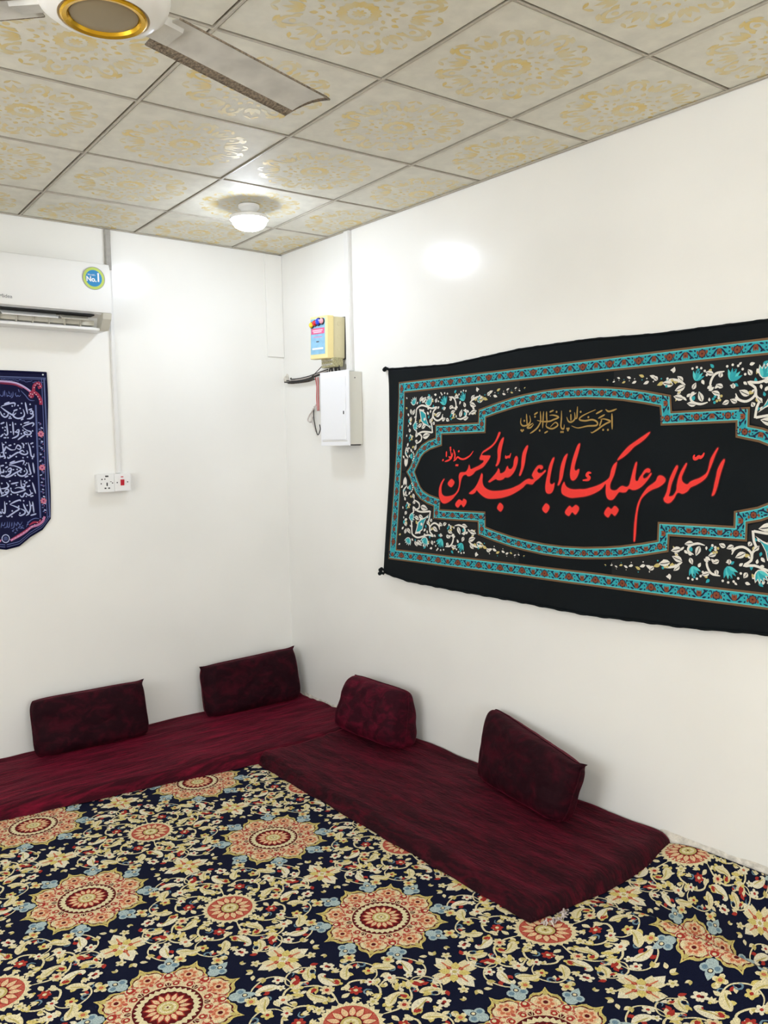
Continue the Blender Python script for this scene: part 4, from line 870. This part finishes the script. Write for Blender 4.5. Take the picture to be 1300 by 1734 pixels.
for p in D['bd']: PB.disc(*mm(p), .0042, LAV, 3, 6)
# the same hand carries on over the other half of each line
rr = random.Random(21)
for w_, pts in D['bt']:
    q = [mm(p) for p in pts]
    if max(p[0] for p in q) > .16: q2 = [(p[0]-.205-.008, p[1]) for p in q]
    else: q2 = [(p[0]-.165, p[1]) for p in q]
    if min(p[0] for p in q2) > -.175: PB.stroke(q2, w_/1000*.82, LAV, 3, 4)
for p in D['bd']:
    x, y = mm(p)
    if x-.165 > -.17: PB.disc(x-.165, y, .0042, LAV, 3, 6)
for sx in (1, -1):
    # side borders
    for x0, x1, col in ((.176, .180, LAVD), (.181, .184, GRB), (.213, .216, LAVD), (.224, .231, GRB)):
        zz = np.linspace(.17, .75 if x0 < .2 else .885, 40); PB.strip([(sx*(x0-.010*(.75-z)*.9), z) for z in zz], [(sx*(x1-.010*(.75-z)*.9), z) for z in zz], col, 2)
    for k in range(40):
        z = .20+k*.0118; x = .199-.008*(.75-z)+.007*math.sin(k*1.9)
        PB.leaf((sx*(x-.007), z), (sx*(x+.006), z+.008*math.cos(k*2.3)), .0036, (LAVD, LAV, GRB)[k % 3], 2)
        if k % 3 == 0: PB.disc(sx*(x+.006), z-.004, .0025, PINK, 3, 5)
    for z in (.602, .429, .257): PB.flower(sx*(.199-.008*(.75-z)), z, .0165, 7, ROSE, CRIM, 4, .75, .2, PINK)
    # top arch and corner scrolls
    PB.stroke([(0, .866), (sx*.08, .860), (sx*.13, .838), (sx*.170, .806)], .011, PINK, 2, 6, False); PB.stroke([(0, .868), (sx*.08, .862), (sx*.13, .841), (sx*.168, .811)], .005, LAV, 3, 6, False)
    PB.stroke([(0, .855), (sx*.08, .850), (sx*.12, .832)], .004, CRIM, 2, 5)
    PB.stroke([(sx*.155, .795), (sx*.165, .815), (sx*.190, .805), (sx*.205, .775), (sx*.205, .752)], .017, CRIM, 3, 5, False)
    PB.stroke([(sx*.172, .822), (sx*.178, .850), (sx*.200, .862), (sx*.209, .845), (sx*.195, .838)], .015, CRIM, 3, 5, False)
    PB.disc(sx*.160, .798, .014, CRIM, 3, 10)
    for x, z in ((.150, .797), (.157, .806), (.166, .804), (.176, .812), (.184, .803), (.192, .793), (.199, .780), (.204, .766), (.176, .838), (.182, .851), (.192, .860), (.202, .857), (.207, .846), (.158, .790)): PB.disc(sx*x, z, .0026, PWH, 4, 5)
    for k in range(34):
        x = .02+.006*k; z = .874-.09*max(0, x-.05)*rr.random()*1.0; PB.leaf((sx*x, z), (sx*(x+.005), z+rr.uniform(-.006, .006)), .0018, LAVD, 2)
    PB.stroke([(sx*.110, .822), (sx*.130, .800), (sx*.150, .775), (sx*.175, .772)], .004, LAVD, 2, 4)
    # lower edge
    PB.stroke([(sx*.022, .066), (sx*.085, .098), (sx*.125, .126), (sx*.160, .135), (sx*.185, .152), (sx*.196, .176)], .012, PINK, 2, 5, False); PB.stroke([(sx*.024, .072), (sx*.085, .106), (sx*.120, .130)], .005, CRIM, 3, 5)
    PB.stroke([(sx*.115, .137), (sx*.140, .150), (sx*.165, .148), (sx*.175, .163)], .010, CRIM, 3, 5)
    PB.stroke([(sx*.100, .128), (sx*.115, .155), (sx*.145, .170), (sx*.168, .166)], .004, LAVD, 3, 5)
    for k in range(12): t = k/11; PB.disc(sx*(.03+.155*t), .070+.08*t+.018*t*t, .0022, PWH, 4, 5)
    for dz, col in ((.010, GRB), (.021, LAVD)):
        xs_ = np.linspace(.004, .222, 30); PB.strip([(sx*x, pbot(x)+dz+.002) for x in xs_], [(sx*x, pbot(x)+dz+.0055) for x in xs_], col, 2)
    for k in range(26):
        t = k/25; x = .03+.085*rr.random(); z = .098+.45*max(0, x-.03)+rr.uniform(0, .02); PB.leaf((sx*x, z), (sx*(x+.008), z+rr.uniform(-.006, .006)), .0022, LAVD, 2)
xx = np.linspace(-.238, .238, 60); PB.strip([(x, .886) for x in xx], [(x, .891) for x in xx], GRB, 2); PB.strip([(x, .880) for x in xx], [(x, .882) for x in xx], LAVD, 2)
A, B = [], []
for k in range(28):
    a = 2*math.pi*k/28; A.append((.0+.019*math.cos(a), .077+.022*math.sin(a))); B.append((.015*math.cos(a), .077+.0175*math.sin(a)))
PB.strip(A, B, LAV, 3, True)
for k in range(5): PB.stroke([(-.006+.003*k, .066), (-.008+.004*k, .078), (-.004+.002*k, .088)], .002, LAVD, 3, 3)
T, L, K = refine(*PB.arrays(), .025)
V3 = np.stack([T[..., 0], -poff(T[..., 0], T[..., 1])-.0015-.00025*L[:, None], T[..., 1]], -1)
nrm = np.cross(V3[:, 1]-V3[:, 0], V3[:, 2]-V3[:, 0]); fl = nrm[:, 1] > 0; V3[fl] = V3[fl][:, [0, 2, 1]]
po = obj('printed_design', tri_mesh('printed_design', V3, K), pen, [M_BPRINT]); po['kind'] = 'stuff'
pin = lathe('pin', [(.0, -.0015), (.004, -.001), (.004, .0005), (0, .001)], M_PRINTW, pen, 10); pin.rotation_euler = (math.pi/2, 0, 0); pin.location = (.224, -float(poff(.224, .906))-.003, .906)

# ------------------------------------------------------------------ lettering
def text_obj(name, body, size, m, parent, loc, rot, xs=1.0, bold=.0):
    cu = bpy.data.curves.new(name, 'FONT'); cu.body = body; cu.size = size; cu.align_x = 'CENTER'; cu.align_y = 'CENTER'; cu.extrude = .0003; cu.offset = bold
    o = bpy.data.objects.new(name+'_curve', cu); C.objects.link(o)
    dg = bpy.context.evaluated_depsgraph_get(); me = bpy.data.meshes.new_from_object(o.evaluated_get(dg)); me.name = name
    bpy.data.objects.remove(o); bpy.data.curves.remove(cu); me.materials.clear()
    t = obj(name, me, parent, [m]); t.location = loc; t.rotation_euler = rot; t.scale = (xs, 1, 1)
    return t

# ------------------------------------------------------------------ air conditioner
ACX0, ACX1 = -1.985, -1.165
ac = thing('air_conditioner', 'white split air conditioner mounted high on the back wall', 'air conditioner', ((ACX0+ACX1)/2, 0, 2.235))
ox, oz = (ACX0+ACX1)/2, 2.235
X0, X1 = ACX0-ox, ACX1-ox
body = [(-.002, .002), (-.085, .000), (-.100, .006), (-.112, .030), (-.120, .062), (-.180, .074), (-.192, .082), (-.192, .310), (-.180, .330), (-.150, .338), (-.002, .340)]
extrude_x('casing', body, X0, X1, M_WHITEP, ac)
fp = [(-.193, .080), (-.203, .081), (-.209, .095), (-.2125, .140), (-.213, .200), (-.2105, .260), (-.204, .305), (-.195, .326), (-.193, .326)]
extrude_x('front_panel', fp, X0+.002, X1-.002, M_WHITEP, ac, True)
box('outlet_cavity', (X0+.03, -.188, .064), (X1-.085, -.121, .0705), M_DARK, ac)
def bar(name, x0, x1, y, z, ry, hgt, m, dep=.006):
    bm = bmesh.new(); bm_box(bm, (x0, -hgt/2, -dep/2), (x1, hgt/2, dep/2), .002); o = obj(name, bm_mesh(name, bm), ac, [m]); o.location = (0, y, z); o.rotation_euler = (ry, 0, 0); return o
for x0, x1 in ((X0+.03, X0+.27), (X0+.29, X1-.265), (X1-.248, X1-.11)):
    bar('swing_vane', x0, x1, -.163, .050, .55, .040, M_GREYP if x0 > X1-.26 else M_WHITEP)
for k in range(9):
    x = X0+.05+k*.078
    box('fin', (x, -.150, .012), (x+.004, -.122, .060), M_GREYP, ac)
box('lower_strip', (X0+.03, -.140, .020), (X1-.07, -.100, .046), M_GREYP, ac, .004)
box('drip_lip', (X0, -.150, -.004), (X1-.045, -.084, .010), M_WHITEP, ac, .004)
ecap = [(-.084, .002), (-.150, -.002), (-.196, .050), (-.203, .080), (-.120, .072)]
extrude_x('end_cap', ecap, X1-.045, X1, M_GREYP, ac); extrude_x('end_cap', ecap, X0, X0+.03, M_GREYP, ac)
st = lathe('sticker', [(0, 0), (.0565, 0), (.0565, .0008), (0, .0010)], M_STKG, ac, 40); st.rotation_euler = (math.pi/2, 0, 0); st.location = (-1.254-ox, -.2130, 2.482-oz)
s2 = lathe('sticker_rim', [(.0545, 0), (.0575, 0), (.0575, .0014), (.0545, .0014), (.0545, 0)], M_LOGO, st, 40)
s3 = lathe('sticker_centre', [(0, .0005), (.0415, .0005), (.0415, .0016), (0, .0018)], M_STKB, st, 36)
text_obj('sticker_text', 'No.', .034, M_PRINTW, st, (-.013, -.006, .0020), (0, 0, 0), 1.0, .0012)
text_obj('sticker_text', '1', .058, M_PRINTW, st, (.023, .004, .0020), (0, 0, 0), .8, .0022)
text_obj('sticker_text', 'World’s', .012, M_PRINTW, st, (-.012, .016, .0020), (0, 0, 0))
text_obj('logo', 'Midea', .024, M_LOGO, ac, (-1.683-ox, -.2135, 2.352-oz), (math.pi/2, 0, 0), 1.05)

# ------------------------------------------------------------------ conduits
def trunk(name, label, x0, x1, y0, y1, z0, z1, m, axis):
    t = thing(name, label, 'conduit', ((x0+x1)/2, (y0+y1)/2, z0))
    ox_, oy_ = (x0+x1)/2, (y0+y1)/2
    box('base', (x0-ox_, y0-oy_, 0), (x1-ox_, y1-oy_, z1-z0), m, t, .002)
    if axis == 'y': box('lid', (x0-ox_+.003, y0-oy_-.004, .002), (x1-ox_-.003, y0-oy_+.002, z1-z0-.002), m, t, .0015)
    else: box('lid', (x0-ox_-.004, y0-oy_+.004, .002), (x0-ox_+.002, y1-oy_-.004, z1-z0-.002), m, t, .0015)
    return t
trunk('cable_trunking', 'dusty grey cable trunking between the ceiling and the air conditioner', -1.112, -1.080, -.016, -.0005, 2.578, H-.004, M_TRUNKG, 'y')
trunk('cable_trunking', 'thin white cable trunking running down from the air conditioner to the sockets', -1.103, -1.079, -.014, -.0005, 1.487, 2.578, M_TRUNK, 'y')
trunk('cable_trunking', 'white cable trunking from the ceiling down to the distribution box', -.020, -.0005, -.730, -.682, 2.025, H-.004, M_TRUNK, 'x')

# ------------------------------------------------------------------ socket and switch on the back wall
def face_screw(parent, x, z, y):
    o = lathe('screw', [(0, 0), (.0035, 0), (.003, .0015), (0, .002)], M_BLACK, parent, 10); o.rotation_euler = (math.pi/2, 0, 0); o.location = (x, y, z)
sk = thing('wall_socket', 'white wall socket with several pin holes beside the red switch', 'socket', (-1.176, 0, 1.387))
box('back_box', (-.043, -.034, .003), (.043, -.0005, .097), M_WHITEP, sk, .003); box('face_plate', (-.047, -.046, 0), (.0465, -.034, .100), M_WHITEP, sk, .005, 3)
def hole(parent, x, z, w_, h_, y=-.0466): box('pin_hole', (x-w_/2, y, z-h_/2), (x+w_/2, y+.003, z+h_/2), M_BLACK, parent, .0008)
for x, z, w_, h_ in ((.006, .086, .018, .008), (.006, .043, .007, .018), (-.004, .022, .010, .007), (.016, .022, .010, .007), (-.021, .070, .007, .007), (-.005, .071, .006, .006), (-.026, .047, .006, .006), (.036, .049, .006, .006), (.027, .056, .009, .003)): hole(sk, x, z, w_, h_)
sw = thing('wall_switch', 'white switch plate with a red rocker beside the wall socket', 'switch', (-1.082, 0, 1.387))
box('back_box', (-.042, -.034, .004), (.042, -.0005, .096), M_WHITEP, sw, .003); box('face_plate', (-.0465, -.046, .002), (.045, -.034, .098), M_WHITEP, sw, .005, 3)
bm = bmesh.new(); bm_box(bm, (-.010, -.004, -.016), (.010, .004, .016), .002); ro = obj('rocker', bm_mesh('rocker', bm), sw, [M_RED]); ro.location = (-.004, -.048, .050); ro.rotation_euler = (.12, 0, 0)
box('neon', (-.011, -.0475, .078), (.003, -.0455, .083), M_RED, sw, .0006)
face_screw(sw, -.032, .050, -.046); face_screw(sw, .026, .052, -.046)

# ------------------------------------------------------------------ yellow phase box, terminal block, distribution box
yb = thing('control_box', 'cream and yellow electrical box with coloured lamps and blue label above the white cabinet', 'electrical box', (-.001, -.572, 2.10))
yb.rotation_euler = (.045, 0, 0)
box('case', (-.085, -.076, .004), (-.001, .082, .232), M_CREAMP, yb, .004); box('lid', (-.130, -.082, 0), (-.085, .086, .236), M_YELLOW, yb, .007, 3)
box('gasket', (-.006, -.081, .0), (-.0005, .083, .236), M_BLACK, yb)
lb = box('front_label', (-.1312, -.062, .026), (-.1298, .078, .222), M_LABELB, yb); box('label_band', (-.1318, -.056, .138), (-.1310, .072, .170), M_LABELP, lb)
for z, y0, y1 in ((.158, -.04, .058), (.148, -.03, .050)): box('label_line', (-.1322, y0, z-.0035), (-.1316, y1, z+.0035), mat('band_print', (250, 200, 215), .5), lb)
box('label_line', (-.1318, -.045, .052), (-.1310, .062, .062), M_PRINTW, lb); box('label_line', (-.1318, -.035, .118), (-.1310, .05, .124), mat('pink_print', (206, 150, 190), .5), lb); box('label_mark', (-.1318, -.004, .092), (-.1310, .022, .099), mat('dark_print', (70, 80, 100), .5), lb)
for y, z, c_, r_ in ((.062, .190, (250, 206, 40), .0165), (.030, .198, (216, 30, 44), .0165), (-.004, .204, (20, 60, 200), .0200), (-.040, .204, (238, 160, 176), .0165)):
    k = lathe('indicator_lamp', [(0, 0), (r_*1.12, 0), (r_*1.12, .007), (r_*.9, .008)], M_BLACK, yb, 20); k.rotation_euler = (0, -math.pi/2, 0); k.location = (-.1300, y, z)
    lathe('lens', [(r_*.92, .006), (r_*.9, .013), (r_*.6, .019), (0, .021)], mat('lens', c_, .2, coat=.5), k, 20)
for z in (.195, .125, .055):
    k = lathe('knockout', [(0, 0), (.013, 0), (.013, .0012), (.0112, .0016), (.0112, .0006), (0, .0006)], M_CREAMP, yb, 20); k.rotation_euler = (math.pi/2, 0, 0); k.location = (-.045, -.0755, z)
tb = thing('terminal_block', 'dusty strip of wire terminals hanging under the yellow box', 'terminal block', (-.065, -.600, 2.052))
box('strip', (-.034, -.066, .0), (.034, .050, .050), M_BRASSY, tb, .003)
for i in range(6):
    for j in range(2): 
        k = lathe('terminal', [(0, 0), (.0055, 0), (.0055, .006), (0, .006)], M_GREYP, tb, 10); k.rotation_euler = (0, -math.pi/2, 0); k.location = (-.033, -.052+.0175*i, .014+.022*j)
wb = thing('wire_bundle', 'dark wires dropping from the terminal strip into the white cabinet', 'wires', (-.05, -.62, 2.0))
for k in range(9):
    y0 = -.045+.0115*k; tube('wire', [(.005*(k % 3)-.01, y0, .060), (-.006+.006*(k % 2), y0+.006*math.sin(k), .035), (.004*(k % 2), y0*.9, .008)], .0042, M_WIREB, wb, 6)
db = thing('distribution_box', 'white steel distribution cabinet with a keyhole on the right wall', 'electrical box', (-.001, -.664, 1.612))
db.rotation_euler = (.012, 0, 0)
box('case', (-.094, -.128, .006), (-.0005, .128, .404), mat('case_enamel', (222, 221, 212), .35), db, .003)
box('front_frame', (-.100, -.140, 0), (-.094, .134, .412), M_WHITEM, db, .002)
dd = box('door', (-.105, -.112, .034), (-.099, .112, .380), M_WHITEM, db, .002); box('keyhole', (-.1062, -.098, .172), (-.1045, -.090, .190), M_BLACK, dd); box('hinge', (-.103, .110, .08), (-.099, .118, .30), M_WHITEM, dd, .001)
box('door_seam', (-.1003, -.118, .024), (-.0990, .118, .027), M_GREYP, db)
face_screw(db, -.05, .37, -.1285)
box('cable_entry', (-.085, -.12, .0005), (-.01, .10, .0065), M_DARK, db)

# broken plaster with cables beside the cabinet
def patch(name, cy, cz, ry, rz_, parent, seed, amp=.010, m=M_PLASTER):
    v, f = [], []; n, k_ = 26, 8
    v.append((-amp, cy, cz))
    for r_ in range(1, k_+1):
        for i in range(n):
            a = 2*math.pi*i/n; q = r_/k_*(1+.28*noise.noise((math.cos(a)*1.6, math.sin(a)*1.6, seed))+.12*noise.noise((math.cos(a)*6, math.sin(a)*6, seed)))
            y, z = cy+ry*q*math.cos(a), cz+rz_*q*math.sin(a)
            v.append((-(amp*(1-(r_/k_)**3)*(.7+.6*noise.noise((y*60, z*60, seed))))-.0003, y, z))
    for i in range(n): f.append((0, 1+i, 1+(i+1) % n))
    for r_ in range(k_-1):
        for i in range(n): a = 1+r_*n+i; b = 1+r_*n+(i+1) % n; f.append((a, a+n, b+n, b))
    return obj(name, mesh_pd(name, v, f, True), parent, [m])
patch('plaster_patch', -.20, 2.040, .16, .024, wall_right, 3, .0035, M_WALL); patch('plaster_patch', -.19, 2.012, .17, .013, wall_right, 8, .008, mat('chased_groove', (92, 84, 78), .95, var=.5, vscale=60))
patch('plaster_patch', -.03, 2.035, .03, .03, wall_right, 9, .008)
cb = thing('cable_bundle', 'dark and white cables lying in the broken plaster beside the cabinet', 'cables', (-.014, -.25, 2.02))
for k in range(4):
    pts = [(-.004-.003*k, .22-.03*k, -.004+.006*k), (-.006, .14, -.012+.007*k+.004*math.sin(k*2)), (-.010, .05, -.014+.006*k), (-.014, -.06, -.010+.006*k), (-.020, -.17, .004+.005*k), (-.03, -.285, .010+.006*k)]
    tube('cable', pts, .0038, (M_WIREB, M_WIREB, M_WIREW, M_WIREB)[k], cb, 6)
tube('cable', [(-.02, -.10, .0), (-.04, -.20, .03), (-.05, -.28, .06), (-.05, -.33, .075)], .0025, M_WIREB, cb, 6)
for k, m in enumerate((M_WIRER, M_WIREW, M_WIRER)):
    tube('cable', [(-.014, -.135-.012*k, -.004), (-.018, -.150-.008*k, -.06), (-.014, -.140-.010*k, -.13), (-.016, -.150-.006*k, -.20)], .0030, m, cb, 6)
jb = thing('loose_wires', 'tangle of pale loose wire ends left of the white cabinet', 'wires', (-.012, -.36, 1.74))
tube('wire', [(0, .0, .12), (-.01, .03, .08), (-.005, .065, .06), (-.012, .075, .03), (-.006, .05, .02), (-.012, .02, .05)], .0048, M_WIREW, jb, 6)
tube('wire', [(0, .02, .11), (-.01, .015, .05), (-.012, -.005, -.02), (-.014, -.03, -.06), (-.01, -.05, -.03), (-.01, -.045, .0)], .0032, M_WIREB, jb, 6)
tube('wire', [(0, .03, .10), (-.012, .035, .04), (-.01, .02, .0), (-.008, .0, -.04)], .0040, M_WIREW, jb, 6)
pt_ = patch('plaster_patch', .11, 2.13, .0, .0, wall_right, 2) if False else None

# ------------------------------------------------------------------ ceiling lamps
def lamp(label, x, y, col, s):
    t = thing('ceiling_lamp', label, 'lamp', (x, y, H-.150), 0, None)
    lathe('ceiling_rose', [(0, .150), (.052, .150), (.052, .138), (.040, .128), (.030, .112), (0, .112)], M_WHITEP, t, 28)
    lathe('bulb_neck', [(0, .118), (.024, .118), (.032, .108), (.060, .102), (.088, .099), (.093, .094), (.094, .079), (.0905, .079), (.0895, .091), (0, .091)], M_WHITEP, t, 28)
    lathe('diffuser', [(0, .0905), (.076, .0905), (.083, .084), (.085, .074), (.082, .062), (.072, .048), (.054, .038), (.028, .031), (0, .030)], bulb_mat('glowing_diffuser', col, s), t, 32)
    return t
lamp('glowing white LED bulb on the ceiling close to the room corner', -.688, -.809, (.84, .93, 1.08), LAMP_NEAR)
WARM = (1.0, .985, .955)
p2 = (grid(1, 8)+grid(2, 9))/2; p3 = (grid(5, 8)+grid(6, 9))/2; p4 = (grid(5, 4)+grid(6, 5))/2  # places of three unseen bulbs added to raise the overall brightness
lamp('added warm fill bulb on the unseen ceiling beside the viewer by the left wall', p4.x, p4.y, WARM, LAMP_FILL)
lamp('added warm fill bulb on the unseen ceiling behind the viewer near the right wall', p2.x, p2.y, WARM, LAMP_FILL)
lamp('added warm fill bulb on the unseen ceiling behind the viewer near the left wall', p3.x, p3.y, WARM, LAMP_FILL)

# ------------------------------------------------------------------ ceiling fan
FX, FY, FZ = -2.150, -2.740, 2.520
fan = thing('ceiling_fan', 'white three-blade ceiling fan with gilt ring hanging from the ceiling', 'fan', (FX, FY, FZ))
lathe('downrod', [(.013, .10), (.013, H-FZ-.05)], M_FANW, fan, 14)
lathe('canopy', [(.02, H-FZ-.080), (.05, H-FZ-.06), (.062, H-FZ-.003), (0, H-FZ-.003)], M_FANW, fan, 28)
lathe('motor_housing', [(.0, 0.0840), (.06, 0.0840), (.100, 0.0750), (.126, 0.0570), (.136, 0.0290), (.136, 0.0030), (.128, -0.0170), (.110, -0.0310), (.092, -0.0370), (.088, -0.0310), (0, -0.0310)], M_FANW, fan, 48)
lathe('gilt_ring', [(.066, -0.0270), (.086, -0.0340), (.087, -0.0380), (.083, -0.0410), (.074, -0.0390), (.066, -0.0270)], M_GILT, fan, 48)
lathe('bottom_cap', [(0, -0.0320), (.068, -0.0315), (.068, -0.0340), (.060, -0.0360), (.030, -0.0380), (0, -0.0380)], M_CAPSHADE, fan, 40)
def blade(ang):
    n, m = 26, 8; v, f = [], []; r0, r1 = .155, .655; mi = []
    for i in range(n+1):
        t = i/n; r_ = r0+(r1-r0)*t; wd = .118+.012*t
        if i == n: wd -= .006
        skew = .018*t
        for j in range(m+1):
            s = (-1, -.95, -.6, -.2, .2, .5, .64, .82, 1)[j]; y = s*wd/2
            rr_ = r_-(.018*(s+1)/2 if i == n else 0)+(.02*(1-s)/2*t*t)
            z = -.010*(s*s)+.24*y*-1*(.75)+.004
            v.append((rr_, y, z-.006*t))
    for i in range(n):
        for j in range(m): k = i*(m+1)+j; f.append((k, k+1, k+m+2, k+m+1)); mi.append(1 if j in (0, 6, 7) or (i >= n-1) else 0)
    me = mesh_pd('blade', v, f, True); me.materials.append(M_FANB); me.materials.append(M_DUST); me.polygons.foreach_set('material_index', mi)
    o = obj('blade', me, fan); o.rotation_euler = (0, 0, ang); so = o.modifiers.new('thickness', 'SOLIDIFY'); so.thickness = .004; so.offset = 0
    br = extrude_x('blade_bracket', [(-.035, .010), (-.028, -.004), (.028, -.016), (.035, -.006), (0, .012)], .10, .19, M_FANB, o)
    for px, py in ((.170, -.018), (.170, .018)): lathe('rivet', [(0, -.012), (.005, -.011), (.006, -.006), (0, -.004)], M_GREYP, o, 10, (px, py, .004-py*.18))
a0 = math.radians(16.2)
for k in range(3): blade(a0+k*2*math.pi/3)
